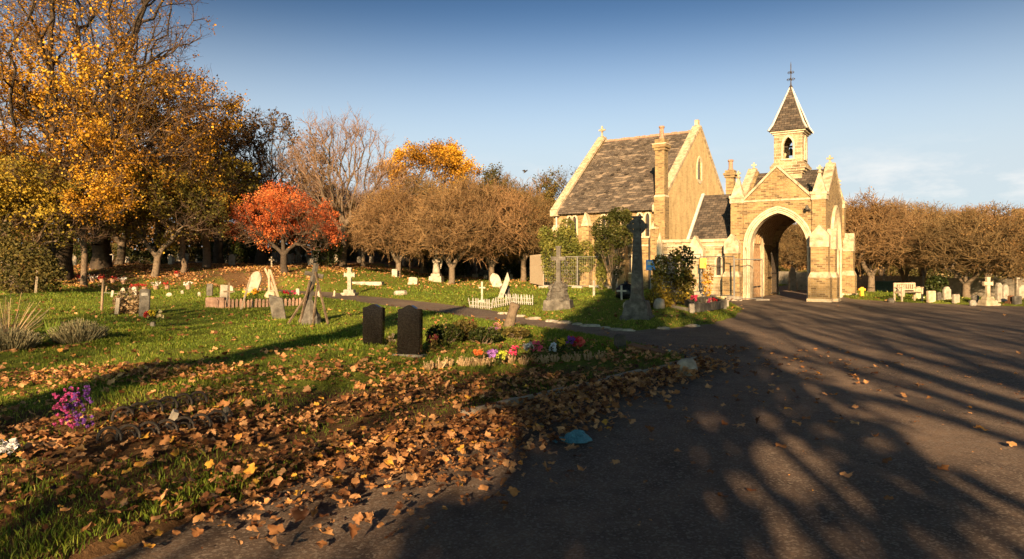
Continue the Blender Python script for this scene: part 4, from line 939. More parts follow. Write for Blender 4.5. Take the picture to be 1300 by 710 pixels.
# ================================================================== GRASS AND LITTER
rg = np.random.default_rng(101)
def sample_view(n, y0, y1, x0=-40, x1=1340, power=1.0):
    """ground points spread so that nearer ground gets more of them"""
    Y = np.exp(rg.uniform(math.log(y0), math.log(y1), n)) if power else rg.uniform(y0, y1, n)
    X = (rg.uniform(x0, x1, n) - 650) / F * Y
    return X, Y
def blades(n, y0, y1, h, wd, x0=-40, x1=1340):
    X, Y = sample_view(n, y0, y1, x0, x1); s = sdist(X, Y); la = litter_amt(X, Y, s)
    clump = np.sin(X * 2.3 + np.sin(Y * 1.9)) + np.sin(Y * 2.9 + np.sin(X * 3.1))
    k = (s > .03) & (rg.uniform(size=n) < np.clip(1.12 - la * 1.15 + clump * .12, .0, 1)); X, Y, s, la = X[k], Y[k], s[k], la[k]
    n = len(X); Z = gz(X, Y, s); a = rg.uniform(0, 2 * np.pi, n); hh = h * rg.uniform(.4, 1.5, n) * (1 + .3 * np.sin(X * 1.3 + Y * .9)) * (1 + .4 * np.sin(X * 4.1) * np.sin(Y * 3.7))
    ww = wd * rg.uniform(.6, 1.4, n); c, sn = np.cos(a), np.sin(a); le = hh * rg.uniform(.1, .8, n); la_ = rg.uniform(0, 2 * np.pi, n)
    P = np.stack([X, Y, Z - .01], 1); U = np.stack([c, sn, 0 * c], 1) * ww[:, None]
    T = P + np.stack([np.cos(la_) * le, np.sin(la_) * le, hh], 1); Mid = P + np.stack([np.cos(la_) * le * .3, np.sin(la_) * le * .3, hh * .6], 1)
    V = np.stack([P - U, P + U, Mid + U * .7, T, Mid - U * .7], 1).reshape(-1, 3); i = np.arange(n)[:, None] * 5
    tn = .42 + .16 * np.sin(X * .8 + 2) * np.sin(Y * .6) + rg.normal(size=n) * .2 + (rg.uniform(size=n) < .06) * .4
    return V, (i + [[0, 1, 2, 3, 4]]), np.repeat(np.clip(tn, 0, 1), 5)
def cat3(ps):
    Vs, Fs, Ts, o = [], [], [], 0
    for V, Fq, t in ps: Vs.append(V); Fs.append(Fq + o); Ts.append(t); o += len(V)
    return np.concatenate(Vs), np.concatenate(Fs), np.concatenate(Ts)
V, Fq, t = cat3([blades(150000, 3.6, 16, .045, .0035, -60, 1000), blades(120000, 12, 34, .05, .008, -60, 1000), blades(60000, 28, 60, .07, .018)])
g = link('grass', npmesh('grass', V, Fq, False, t), M['grass']); tag(g, 'short green grass of the cemetery lawns', 'grass', kind='stuff')
# --- fallen leaves
def star(lobes, detail):
    """outline of a lobed plane leaf, unit size, stalk at -y"""
    pts = []
    spec = [(-90, .34), (-66, .56), (-44, .72), (-26, .58), (-10, .66), (8, .90), (22, .76), (36, .60), (52, .82), (72, .80), (90, 1.02)] if detail else [(-90, .3), (-35, .62), (-15, .42), (14, .88), (45, .5), (90, 1.05)]
    for a, r in spec: pts.append((r * math.cos(R(a)), r * math.sin(R(a))))
    mir = [(-x, y) for x, y in pts[1:-1]][::-1]
    return np.array(pts + mir) * .5
def leaf_mesh(X, Y, Z, size, detail, flat=.35):
    n = len(X); O = star(5, detail); m = len(O)
    s = size * rg.uniform(.5, 1.25, n); r = np.hypot(O[:, 0], O[:, 1]); ang = np.arctan2(O[:, 1], O[:, 0])
    curl = rg.normal(size=(n, 1)) * .42 + .15; fold = rg.normal(size=(n, 1)) * .45 + .2; wv = rg.uniform(0, 6.28, (n, 1))
    xr_ = O[None, :, 0] * (1 + rg.normal(size=(n, m)) * .07); yr_ = O[None, :, 1] * (1 + rg.normal(size=(n, m)) * .07)
    zz = curl * r[None] ** 2 * .8 + fold * np.abs(xr_) * .5 + .07 * np.sin(3 * ang[None] + wv) 
    xr_ = xr_ * (1 - np.clip(np.abs(fold) * .45, 0, .5))
    L_ = np.stack([xr_, yr_, zz], 2); L_ = np.concatenate([np.zeros((n, 1, 3)), L_], 1) * s[:, None, None]
    a = rg.uniform(0, 2 * np.pi, n); tl = rg.normal(size=n) * flat; t2 = rg.normal(size=n) * flat
    ca, sa = np.cos(a), np.sin(a)
    x, y, z = L_[..., 0], L_[..., 1], L_[..., 2]
    y, z = y * np.cos(tl)[:, None] - z * np.sin(tl)[:, None], y * np.sin(tl)[:, None] + z * np.cos(tl)[:, None]
    x, z = x * np.cos(t2)[:, None] - z * np.sin(t2)[:, None], x * np.sin(t2)[:, None] + z * np.cos(t2)[:, None]
    x, y = x * ca[:, None] - y * sa[:, None], x * sa[:, None] + y * ca[:, None]
    z = z - z.min(1, keepdims=True) * .85
    V = np.stack([x + X[:, None], y + Y[:, None], z + Z[:, None]], 2).reshape(-1, 3)
    k = np.arange(1, m + 1); T = np.stack([np.zeros(m, int), k, np.roll(k, -1)], 1)
    Fq = (np.arange(n)[:, None, None] * (m + 1) + T[None]).reshape(-1, 3)
    # veins: the middle is paler
    tn = np.clip(.46 + rg.normal(size=n) * .23 + (rg.uniform(size=n) < .05) * .45, 0, 1)
    tv = np.repeat(tn[:, None], m + 1, 1); tv[:, 1:] -= rg.uniform(0, .16, (n, m))
    return V, Fq, np.clip(tv.ravel(), 0, 1)
def kd(X, Y): return (X + .6) * .759 - (Y - 6.94) * .651      # + on the road side
def ka(X, Y): return (X + .6) * .651 + (Y - 6.94) * .759      # distance along the kerb
def dens(X, Y):
    d, al = kd(X, Y), ka(X, Y)
    wroad = np.interp(al, [-4, -1, 0, 2.5, 5.2, 6], [1.9, 1.35, 1.05, .72, .5, .4])
    road = np.where(d > 0, np.exp(-(d / wroad) ** 3) * .95, 0) * sst(6.3, 5.2, al)
    cl = .5 + .5 * np.sin(X * 1.9 + np.sin(Y * 2.3)) * np.sin(Y * 2.1 + 1.1 * np.sin(X * 1.7))
    cl2 = np.clip(cl * 1.5 - .25 + .35 * np.sin(X * 5.3 + Y * 2) * np.sin(Y * 4.7 - X), 0, 1)
    lawn = np.where(d <= 0, (.045 + .10 * np.exp(-(-d / 4.0) ** 2) + .46 * np.exp(-(-d / 2.1) ** 2) * np.interp(al, [-4, 1, 3, 5], [1, 1, .45, .35])) * sst(15, 10.5, Y - .15 * X) * (.10 + .9 * cl2) * (.35 + .65 * sst(.0, .5, -d)), 0)
    lawn = np.maximum(lawn, np.where(d <= 0, .62 * np.exp(-(((X + 3.2) / 4) ** 2 + ((Y - 5.6) / 1.3) ** 2)) * (.2 + .8 * cl2), 0))
    lawn = np.maximum(lawn, np.where(d <= 0, .55 * np.exp(-(((X + 5.2) / 1.6) ** 2 + ((Y - 8.9) / .8) ** 2)), 0))
    lawn = np.maximum(lawn, np.where(d <= 0, .5 * np.exp(-(((X + 10.2) / 1.8) ** 2 + ((Y - 11.8) / .7) ** 2)), 0))
    return np.clip(np.maximum(road, lawn), 0, 1)
def scatter(n, y0, y1, size, detail, df, x0=-60, x1=1340, pile=.05, uniform=True, flat=.35):
    Y = y0 + (y1 - y0) * np.sqrt(rg.uniform(0, 1, n)) if uniform else rg.uniform(y0, y1, n)
    X = (rg.uniform(x0, x1, n) - 650) / F * Y; s = sdist(X, Y); d = df(X, Y, s); k = rg.uniform(size=n) < d
    X, Y, s, d = X[k], Y[k], s[k], d[k]; Z = np.maximum(gz(X, Y, s), np.where(s < .25, .012, -9)) + rg.uniform(0, 1, len(X)) ** 1.5 * pile * d + .012
    return leaf_mesh(X, Y, Z, size, detail, flat)
sparse_road = lambda X, Y, s: np.where(s < 0, .10 * sst(5.0, .5, X - Y * .25) + .012, 0) 
parts = [scatter(36000, 3.7, 13.5, .112, True, lambda X, Y, s: dens(X, Y), -120, 960, .10),
         scatter(9500, 3.7, 9.5, .085, True, lambda X, Y, s: dens(X, Y), -120, 800, .12),
         scatter(5200, 4, 13, .12, True, sparse_road, 500, 1340, .0, flat=.2),
         scatter(3600, 8, 22, .13, True, lambda X, Y, s: np.where(s > .1, .22, .02), -60, 900, 0),
         scatter(26000, 3.7, 16, .028, False, lambda X, Y, s: np.where(s < .1, .10 + .75 * np.exp(-np.abs(s) / .5), 0), -60, 1340, .0, flat=.2)]
V, Fq, t = cat3(parts)
g = link('fallen_leaves', npmesh('fallen_leaves', V, Fq, False, t), M['litter']); tag(g, 'brown and orange plane leaves lying thick along the kerb and over the grass', 'fallen leaves', kind='stuff')
def farlit(X, Y, s):
    a = 1.0 * sst(36, 41, Y) * sst(-9.5, -14, X) * (.6 + .4 * np.sin(X * .8 + Y)); b_ = .25 * sst(50, 60, Y); c = .10 + 0 * X
    d = .5 * (np.abs(s - .1) < .35) * sst(46, 20, Y)
    return np.where(s > -.3, np.clip(np.maximum(np.maximum(a, b_), np.maximum(c, d)), 0, 1), .01)
V, Fq, t = cat3([scatter(60000, 34, 62, .2, False, farlit, -60, 700, 0, flat=.5), scatter(9000, 14, 40, .16, False, farlit, -60, 1340, 0)])
g = link('distant_leaf_litter', npmesh('distant_leaf_litter', V, Fq, False, t), M['litter']); tag(g, 'golden leaf litter scattered over the far lawns and under the plane trees', 'fallen leaves', kind='stuff')
# kerb stones of the verge
k0, k1 = Vector((-.6, 6.94, 0)), Vector((2.72, 10.80, 0)); dr_ = (k1 - k0).normalized(); L0 = (k1 - k0).length
Mz = Matrix.Rotation(math.atan2(dr_.y, dr_.x), 3, 'Z'); pos = .15; rr = random.Random(2); KB = []
i = 0
while pos < L0:
    ln = .91; c = k0 + dr_ * (pos + ln / 2); nrm = Vector((-dr_.y, dr_.x, 0)); c += nrm * (.02 + rr.uniform(-.012, .012))
    m = MB().obox((0, 0, 0), ln / 2 - .006, .028, .07, Matrix.Identity(3)); o = m.build('kerb_stone', M['concrete'], None, bevel=.006)
    o.location = (c.x, c.y, .045 + rr.uniform(-.012, .008)); o.rotation_euler = (rr.uniform(-.05, .05), rr.uniform(-.012, .012), math.atan2(dr_.y, dr_.x) + rr.uniform(-.012, .012))
    tag(o, ['nearest', 'second nearest', 'third nearest', 'fourth nearest', 'fifth', 'sixth', 'seventh', 'eighth'][min(i, 7)] + ' thin pale kerb stone of the leafy verge counted from the camera', 'kerb', 'kerb stones along the leafy verge'); pos += ln; i += 1
EO = 'first second third fourth fifth sixth seventh eighth ninth tenth eleventh twelfth'.split()
# rough stones edging the middle lawn
mid_edge = [(640, 399), (660, 402.5), (680, 405.5), (700, 408), (716, 410.5), (733, 413), (750, 415), (768, 417.5), (783, 420), (797, 421), (842, 418.5), (880, 415)]
for i, (x, y) in enumerate(mid_edge):
    p = G(x, y); rr = random.Random(i + 50); m = MB(); hl = rr.uniform(.14, .28)
    m.lathe([(hl * .8, -.05), (hl, .02), (hl * .85, .05), (hl * .5, .065)], (0, 0, 0), 8, .14, rr); o = m.build('edging_stone', M['concrete'] if i % 3 else M['oldstone'], None)
    o.scale = (1, .45, 1); o.location = (p.x, p.y, max(p.z, 0)); o.rotation_euler = (0, 0, rr.uniform(-.5, .1)); tag(o, EO[i] + ' rough low edging stone of the middle lawn counted from the white pickets', 'stone', 'rough edging stones of the middle lawn')

# ================================================================== GRAVES
def slab_outline(kind, w_, h):
    a = w_ / 2
    if kind == 'ogee': top = [(a, h * .925), (a * .82, h * .925), (a * .62, h * .935), (a * .38, h * .965), (a * .16, h * .992), (0, h), (-a * .16, h * .992), (-a * .38, h * .965), (-a * .62, h * .935), (-a * .82, h * .925), (-a, h * .925)]
    elif kind == 'round': top = [(a * math.cos(t), h - a + a * math.sin(t)) for t in np.linspace(0, math.pi, 13)]
    elif kind == 'gothic': top = arch_pts(0, a, h - a * 1.3, h, 8)[::-1]
    elif kind == 'shoulder': top = [(a, h * .80), (a * .72, h * .80)] + [(a * .72 * math.cos(t), h * .80 + h * .2 * math.sin(t)) for t in np.linspace(.1, math.pi - .1, 9)] + [(-a * .72, h * .80), (-a, h * .80)]
    elif kind == 'slant': top = [(a, h * .78), (-a, h)]
    elif kind == 'low': top = [(a, h * .9), (a * .5, h), (-a * .5, h), (-a, h * .9)]
    else: top = [(a, h), (-a, h)]
    return [(-a, 0), (a, 0)] + top
def headstone(kind, w_, h, th, m, p, label, rz=0, lean=(0, 0), base=True, group=None, name='headstone', bm_=None, cat='headstone'):
    t = thing(name, label, cat, (p.x, p.y, p.z - .04), 0, group); t.rotation_euler = (lean[0], lean[1], rz)
    MB().prism(slab_outline(kind, w_, h), -th / 2, th / 2).build('slab', m, t, bevel=min(.012, th * .12))
    if base: MB().box(-w_ * .5 - .07, w_ * .5 + .07, -th / 2 - .07, th / 2 + .07, -.12, .12, .012, .012).build('plinth', bm_ or m, t, bevel=.008)
    return t
def cross(m, p, label, h, w_, th=.1, steps=((.5, .15), (.36, .3)), rz=0, lean=(0, 0), ring=False, arm=.68, name='stone_cross', sm=None, taper=0, group=None, cat='cross'):
    t = thing(name, label, cat, (p.x, p.y, p.z - .04), 0, group); t.rotation_euler = (lean[0], lean[1], rz)
    z = -.05
    if steps:
        for hw, hh in steps:
            MB().box(-hw, hw, -hw * .8, hw * .8, z, hh, .03, .03).build('step', sm or m, t, bevel=.012); z = hh - .001
    b = MB(); e = th / 2; az = z + (h - z) * arm
    b.box(-e * (1.25 + taper), e * (1.25 + taper), -e, e, z, h, e * taper, 0)
    b.box(-w_ / 2, w_ / 2, -e + .003, e - .003, az - e * 1.1, az + e * 1.1)
    for s_ in (-1, 1): b.box(s_ * w_ / 2 - e * .35, s_ * w_ / 2 + e * .35, -e + .001, e - .001, az - e * 1.5, az + e * 1.5)
    b.box(-e * 1.6, e * 1.6, -e - .002, e + .002, h - e * .6, h + e * .2)
    b.build('cross', m, t, bevel=.006)
    if ring:
        rr_ = w_ * .36; b = MB(); ts = np.linspace(0, 2 * math.pi, 25)
        b.ring([(math.cos(q) * rr_ * .78, az + math.sin(q) * rr_ * .78) for q in ts], [(math.cos(q) * rr_, az + math.sin(q) * rr_) for q in ts], -e * .7, e * .7); b.build('ring', m, t)
    return t
GR, DS, OS, PS, CN = M['granite'], M['darkstone'], M['oldstone'], M['palestone'], M['concrete']
# two polished black headstones
for x, y, w_, h, lab in ((474, 440, .40, .82, 'polished black headstone with peaked top, left one of the pair on the near lawn'), (520, 452, .40, .86, 'polished black headstone with peaked top, right one of the pair, beside withered flowers')):
    p = G(x, y); t = headstone('ogee', w_, h, .12, GR, p, lab, R(-16), (R(-2), 0), False, bm_=M['granite_r'])
    sl_ = [c for c in KIDS[t] if c.name.startswith('slab')][0]
    MB().box(-.27, .27, -.10, .10, -.1, .07).build('plinth', M['granite_r'], t, bevel=.008)
# dark standing stones on the near lawn
headstone('slant', .34, .74, .13, DS, G(355, 405), 'dark square headstone leaning left in front of the little picket edging', R(12), (0, R(-9)), False)
headstone('flat', .25, .60, .10, DS, G(266, 376), 'small dark upright stone left of the pale block', R(6), (0, R(2)), False)
# block monument with a fallen cross held by planks
p = G(393, 411); t = thing('propped_monument', 'weathered grave monument with leaning cross propped by timber planks', 'monument', (p.x, p.y, p.z - .03), R(10))
m = MB(); rr = random.Random(8); m.lathe([(.30, 0), (.28, .12), (.25, .2), (.20, .36), (.15, .5), (.09, .62)], (0, 0, 0), 9, .10, rr); m.build('rocky_base', DS, t)
m = MB(); a, b = Vector((-.06, 0, .45)), Vector((.16, .03, 1.52)); m.bar(a, b, .08, .065, 4); q = a.lerp(b, .74); m.bar(q - Vector((.22, 0, -.05)), q + Vector((.22, 0, -.05)), .055, .055, 4); m.build('cross', DS, t)
for a, b in (((-.52, -.12, .0), (.10, -.06, 1.0)), ((.46, -.14, 0), (.14, -.05, 1.32)), ((-.22, -.2, 0), (.02, -.12, 1.1)), ((.1, -.25, 0), (.2, -.1, 1.0))): MB().bar(a, b, .03, .025, 4).build('prop', M['bark'], t)
# leaning pale rounded headstone on the left, with a plank propped on it
p = G(318, 373); headstone('gothic', .62, 1.20, .10, PS, p, 'tall pale headstone with pointed top leaning far to the right', R(-20), (0, R(24)), True)
p = G(306, 393); t = thing('timber_plank', 'long pale plank leaning in front of the tilted pale headstone', 'plank', p); MB().bar((0, 0, 0), (.22, .25, 1.05), .032, .03, 4).build('plank', M['palewood'], t); KIDS_ = None
# crossed planks on a stone base
p = G(344, 378); t = thing('propped_cross', 'small pale monument with crossed planks standing behind the picket edging', 'monument', (p.x, p.y, p.z), 0)
m = MB(); m.lathe([(.24, 0), (.26, .1), (.2, .24), (.1, .34)], (0, 0, 0), 9, .12, random.Random(3)); m.build('rocky_base', M['stone'], t)
for a, b in (((.2, 0, .1), (-.28, .05, 1.28)), ((-.05, -.08, .2), (-.08, -.02, 1.22)), ((.34, -.06, .0), (-.02, -.05, 1.2))): MB().bar(a, b, .05, .04, 4).build('prop', M['palewood'], t)
# white block headstone with small wooden cross
p = G(284, 389); headstone('flat', .26, .78, .15, PS, p, 'pale squared stone standing at the left end of the picket edging', R(4), (0, R(3)), False)
p = G(291, 391); t = thing('wooden_cross', 'small weathered wooden cross beside the pale squared stone', 'cross', p, R(20)); MB().box(-.025, .025, -.02, .02, 0, .85).box(-.18, .18, -.024, .016, .52, .57).build('beam', M['wood'], t)
# terracotta picket edging round a planted grave
p0, p1 = G(276, 391), G(386, 388); t = thing('picket_edging', 'row of short terracotta coloured palings edging a planted grave', 'edging', p0); 
rr = random.Random(6)
for i in range(24):
    f = i / 23; q = p0.lerp(p1, f) - p0; hh = .30 + rr.uniform(-.03, .03); e = .026
    MB().prism([(-.04, 0), (.04, 0), (.04, hh - .05), (0, hh), (-.04, hh - .05)], -e, e).build('paling', M['terracotta'], t, loc=(q.x, q.y, q.z - .02), rot=(rr.uniform(-.06, .06), rr.uniform(-.08, .08), 0))
MB().bar(tuple(Vector((0, .04, .15))), tuple(p1 - p0 + Vector((0, .04, .15))), .02).build('rail', M['wood'], t)
p0 = G(276, 391)
MB().box(-.30, .32, -.10, .10, -.05, .34).build('end_block', M['terracotta'], t, loc=(-.1, .1, 0), bevel=.01)
# brown heap, stakes and dark stone at far left of the lawn
p = G(183, 402); t = headstone('flat', .26, .80, .12, DS, p, 'dark upright stone with a small grey plaque near its top behind the vase of flowers', R(18), (0, R(2)), False)
MB().box(-.08, .08, -.075, -.06, .62, .70).build('plaque', M['steel'], t)
p = G(148, 399); o = headstone('flat', .11, .50, .06, PS, p, 'narrow pale stake like marker left of the heap of dead brushwood', R(5), (0, R(6)), False, name='grave_marker', cat='marker')
p = G(129, 395); t = thing('wooden_stake', 'tall weathered stake with a wire left of the brushwood heap', 'stake', p); MB().bar((0, 0, 0), (.05, 0, .92), .04, .035, 6).build('shaft', M['wood'], t); MB().bar((.03, 0, .55), (.7, .1, .50), .006).build('wire', M['steel'], t)
for i, (x, y, h, lean, lab) in enumerate(((45, 355, .95, .12, 'pale plank leaning against a dark slab under the ivy at far left'), (54, 356, .75, .34, 'short pale plank tilted right under the ivy at far left'))):
    p = G(x, y); t = thing('timber_plank', lab, 'plank', p); MB().bar((0, 0, 0), (h * math.sin(lean), 0, h * 1.25), .06, .055, 4).build('plank', M['palewood'], t)
# celtic cross with the dark tall shaft in the middle lawn
p = G(809, 404); t = thing('celtic_cross', 'very tall dark celtic cross on tapered plinth in the middle lawn', 'cross', (p.x, p.y, p.z - .03), R(-24)); t.scale = (.95, .95, .93)
MB().box(-.44, .44, -.36, .36, -.05, .12, .01, .01).build('step', DS, t, bevel=.012)
MB().box(-.38, .38, -.32, .32, .118, .56, .085, .08).build('plinth', DS, t, bevel=.012)
m = MB().box(-.17, .17, -.14, .14, .558, 2.62, .075, .05).box(-.195, .195, -.16, .16, .56, .68, .02, .02).box(-.095, .095, -.085, .085, 2.62, 3.0, .0, .0); m.box(-.29, .29, -.09, .09, 2.68, 2.82); m.box(-.15, .15, -.12, .12, 3.0, 3.05)
m.build('cross', DS, t, bevel=.01)
m = MB(); ts = np.linspace(0, 2 * math.pi, 29); m.ring([(math.cos(q) * .17, 2.75 + math.sin(q) * .17) for q in ts], [(math.cos(q) * .235, 2.75 + math.sin(q) * .235) for q in ts], -.08, .08); m.build('ring', DS, t)
m = MB()
for i in range(14):
    z = .8 + i * .125; m.lathe([(.055, -.01), (.075, 0), (.055, .01)], (0, 0, 0), 8); vs_ = m.v[-24:]; m.v[-24:] = [(x_, -.152 + .04 * (z - .56) / 2.06 * 1 + z_ * .9, y_ * .7 + z) for x_, y_, z_ in vs_]
m.build('carving', DS, t)
# rock base with slender cross
p = G(709, 392); t = thing('rockwork_cross', 'slender stone cross on a mound of carved rockwork and square plinth', 'cross', (p.x, p.y, p.z - .03), R(-14))
MB().box(-.47, .47, -.40, .40, -.05, .32, .04, .04).build('plinth', DS, t, bevel=.012)
m = MB(); rr = random.Random(12)
for i in range(46):
    a = rr.uniform(0, 6.28); z = rr.uniform(.30, .80); r_ = (.40 - (z - .3) * .42) * rr.uniform(.75, 1.0); q = rr.uniform(.07, .13)
    m.lathe([(q * .5, -q * .7), (q, -q * .2), (q * .9, q * .4), (q * .3, q * .8)], (math.cos(a) * r_, math.sin(a) * r_ * .85, z), 6, .22, rr)
m.lathe([(.38, .3), (.30, .6), (.18, .86), (.08, .95)], (0, 0, 0), 9, .08, rr); m.build('rockwork', DS, t)
m = MB().box(-.08, .08, -.06, .06, .85, 2.06, .012, .008).box(-.25, .25, -.055, .055, 1.62, 1.75).box(-.09, .09, -.065, .065, 2.04, 2.10); m.build('cross', DS, t, bevel=.008)
m = MB(); 
for z in (1.52, 1.26): m.tube([(.26 + .055 * math.cos(q), 0, z + .0 + .055 * math.sin(q)) for q in np.linspace(0, 6.28, 11)], .02, 5)
m.build('wreath', DS, t)
# leaning slab pair by the white picket grave
p = G(634, 380); t = headstone('slant', .20, 1.22, .12, OS, p, 'narrow broken stone shaft leaning steeply to the right beside the white pickets', R(10), (0, R(21)), False, name='broken_shaft', cat='monument')
p = G(633, 365); headstone('gothic', .62, .98, .12, OS, p, 'pale pointed headstone leaning left behind the broken shaft', R(-10), (0, R(-22)), False)
p = G(641, 379); headstone('low', .42, .62, .14, DS, p, 'low dark headstone right of the broken shaft', R(-10), (0, 0), True)
cross(OS, G(612, 383), 'thin stone cross behind the left end of the white pickets', .82, .24, .055, ((.14, .10),), R(-6))
# white picket surround
def pickets(a, b, n, label):
    t = thing('picket_fence', label, 'fence', a); d = b - a; rr = random.Random(int(a.x * 100)); rzz = math.atan2(d.y, d.x)
    for i in range(n):
        q = d * (i / (n - 1)); MB().prism([(-.018, 0), (.018, 0), (.018, .30), (0, .36), (-.018, .30)], -.008, .008).build('picket', M['white'], t, loc=(q.x, q.y, q.z + .02), rot=(rr.uniform(-.1, .1), rr.uniform(-.25, .18), rzz))
    for z in (.10, .24): MB().bar((0, 0, z), (d.x, d.y, d.z + z), .012).build('rail', M['white'], t)
a, b, c, d = G(598, 393), G(625, 396), G(664, 388), G(676, 387)
pickets(G(597, 391), G(624, 394), 13, 'low white picket run at the front left of the small grave by the path')
pickets(G(625, 392), G(655, 386), 12, 'low white picket run slanting back along the small grave by the path')
pickets(G(642, 386), G(676, 388), 15, 'low white picket run at the back right of the small grave by the path')
# brown stone stump leaning
p = G(645, 417); t = thing('stone_stump', 'brown rounded stump leaning right at the edge of the near lawn', 'stump', p, 0); MB().lathe([(.13, -.05), (.125, .15), (.105, .42), (.12, .5), (.13, .56), (.09, .60), (.03, .6)], (0, 0, 0), 12, .05, random.Random(5)).build('shaft', M['bark_p'], t, smooth=True, rot=(0, R(16), 0))
# small crosses and black bag near the fence
cross(OS, G(754, 376), 'small stone cross on the lawn between rockwork cross and chapel door', .72, .40, .08, (), R(-10))
cross(OS, G(789, 381), 'small wooden looking cross in front of the black rubbish sack', .62, .36, .06, (), R(-10))
p = G(795, 380); t = thing('rubbish_sack', 'shiny black rubbish sack beside the tall celtic cross', 'sack', p); MB().lathe([(.20, 0), (.42, .08), (.46, .25), (.40, .45), (.25, .60), (.08, .66), (.10, .74)], (0, 0, 0), 14, .09, random.Random(4)).build('sack', noisy('black_plastic', (.006, .006, .007), (.014, .014, .016), 10, rough=.25, bump=.6), t, smooth=True)
p = G(797, 392); t = thing('boulder', 'small round stone against the plinth of the celtic cross', 'stone', p); MB().lathe([(.13, -.05), (.17, .08), (.14, .2), (.05, .26)], (0, 0, 0), 9, .1, random.Random(9)).build('rock', OS, t, smooth=True)
# kerbed plot with the roses
def kerbset(pts, label, m=OS, h=.22, w_=.09, group=None):
    t = thing('grave_kerb', label, 'grave kerb', pts[0], 0, group); P0 = pts[0]
    for a, b in zip(pts, pts[1:] + pts[:1]):
        d = b - a; c = (a + b) / 2 - P0; MB().obox((0, 0, 0), d.length / 2, w_ / 2, h / 2, Matrix.Rotation(math.atan2(d.y, d.x), 3, 'Z')).build('kerb_rail', m, t, bevel=.01, loc=(c.x, c.y, h / 2 - .05))
    for a in pts: MB().box(-w_ * .8, w_ * .8, -w_ * .8, w_ * .8, -.05, h + .05).build('corner_post', m, t, bevel=.01, loc=(a.x - P0.x, a.y - P0.y, a.z - P0.z))
    return t
kerbset([G(826, 389), G(878, 397), G(922, 390), G(872, 383)], 'low stone kerb around the rose bushes in front of the lodge')
kerbset([G(884, 396), G(918, 392), G(905, 385), G(872, 388)], 'grey stone kerb with pink flowers at the tip of the middle lawn', DS, .26, .12)
p = G(837, 392); MBt = thing('boulder', 'rounded pale stone at the near corner of the rose kerb', 'stone', p); MB().lathe([(.16, -.05), (.19, .1), (.15, .28), (.05, .34)], (0, 0, 0), 9, .08, random.Random(19)).build('rock', CN, MBt, smooth=True)
# boulder at the end of the verge, log and debris
p = G(872, 475); t = thing('boulder', 'rounded grey stone at the tip of the leafy verge', 'stone', (p.x, p.y, 0), R(20)); m = MB(); m.lathe([(.155, -.05), (.165, .08), (.145, .17), (.09, .225), (.03, .235)], (0, 0, 0), 12, .06, random.Random(7)); m.v = [(x * 1.05, y * .7, z) for x, y, z in m.v]; m.build('rock', OS, t, smooth=True)
p = G(787, 443); headstone('low', .17, .30, .16, DS, p, 'squat dark marker stone on the lawn edge by the path junction', R(20), (0, 0), False, name='marker_stone', cat='marker')
p = G(822, 447); t = thing('broken_slab', 'tilted dark broken slab lying on the lawn edge by the path junction', 'slab', p, R(-35)); m = MB().obox((0, 0, .04), .34, .14, .035, Matrix.Rotation(R(9), 3, 'Y')).obox((-.2, .16, .05), .16, .10, .03, Matrix.Rotation(R(-12), 3, 'Y')); m.build('slab', M['rust'], t, bevel=.01)
p = G(846, 449); t = thing('crushed_cup', 'tiny white crushed cup on the tarmac by the broken slab', 'litter', (p.x, p.y, .02), R(15)); MB().lathe([(.03, 0), (.045, .05), (.05, .09), (.04, .085)], (0, 0, 0), 9, .12, random.Random(2)).build('cup', M['white'], t, rot=(R(80), 0, 0))
# blue carrier bag on the tarmac
p = G(733, 562); t = thing('carrier_bag', 'crumpled blue plastic bag among the leaves on the tarmac', 'bag', (p.x, p.y, .012), R(8)); rr = random.Random(21); vs = []; fs = []; N_, K_ = 9, 20
for i in range(N_):
    f = i / (N_ - 1)
    for k in range(K_):
        a = 2 * math.pi * k / K_; r_ = math.sin(f * math.pi * .5) if i else 0.02; ex = 1 + .12 * math.sin(3 * a) + .1 * math.sin(5 * a + 1)
        z = .085 * (1 - r_ ** 2.2) * (1 + .25 * math.sin(2 * a + f * 5)) + (rr.uniform(-.011, .011) if i < N_ - 1 else 0)
        vs.append((.135 * r_ * ex * math.cos(a), .075 * r_ * ex * math.sin(a), max(z, .0)))
fs = [(i * K_ + k, i * K_ + (k + 1) % K_, (i + 1) * K_ + (k + 1) % K_, (i + 1) * K_ + k) for i in range(N_ - 1) for k in range(K_)] + [tuple(range(K_))]
MB().add(vs, fs).build('bag', noisy('blue_plastic', (.03, .13, .19), (.08, .24, .33), 14, rough=.4, bump=.9), t)
MB().tube([(-.13, 0, .03), (-.19, .02, .035), (-.23, -.01, .02), (-.2, -.04, .01)], .012, 5).build('handle', noisy('blue_plastic', (.03, .13, .19), (.06, .2, .28), 14, rough=.4, bump=.9), t)
# --- stones scattered over the distant lawns
def many(rows):
    for r_ in rows:
        k, x, y, w_, h, th, m, lab, rz, lean = r_
        p = G(x, y); t = headstone(k, w_, h, th, m, p, lab, R(rz), (0, R(lean)), k != 'flat'); s_ = max(.4, min(1, p.y / (F * EYE / (y - HOR)))); t.scale = (s_, s_, s_)
cross(PS, G(444, 354), 'tall pale celtic cross on stepped base left of the path', 2.0, .72, .22, ((.55, .22), (.38, .45)), R(-8), ring=True).scale = (.72,) * 3
p = G(554, 358); t = thing('angel_statue', 'pale standing angel statue on a square pedestal in the distant lawn', 'statue', p, R(-10))
MB().box(-.50, .50, -.42, .42, -.05, .42, .04, .04).box(-.36, .36, -.3, .3, .419, .62, .02, .02).build('pedestal', PS, t, bevel=.01)
m = MB(); m.lathe([(.30, .62), (.27, .9), (.22, 1.2), (.19, 1.45), (.23, 1.68), (.21, 1.80), (.09, 1.87), (.07, 1.92), (.105, 1.98), (.12, 2.07), (.09, 2.17), (.02, 2.21)], (0, 0, 0), 14); m.build('figure', PS, t, smooth=True)
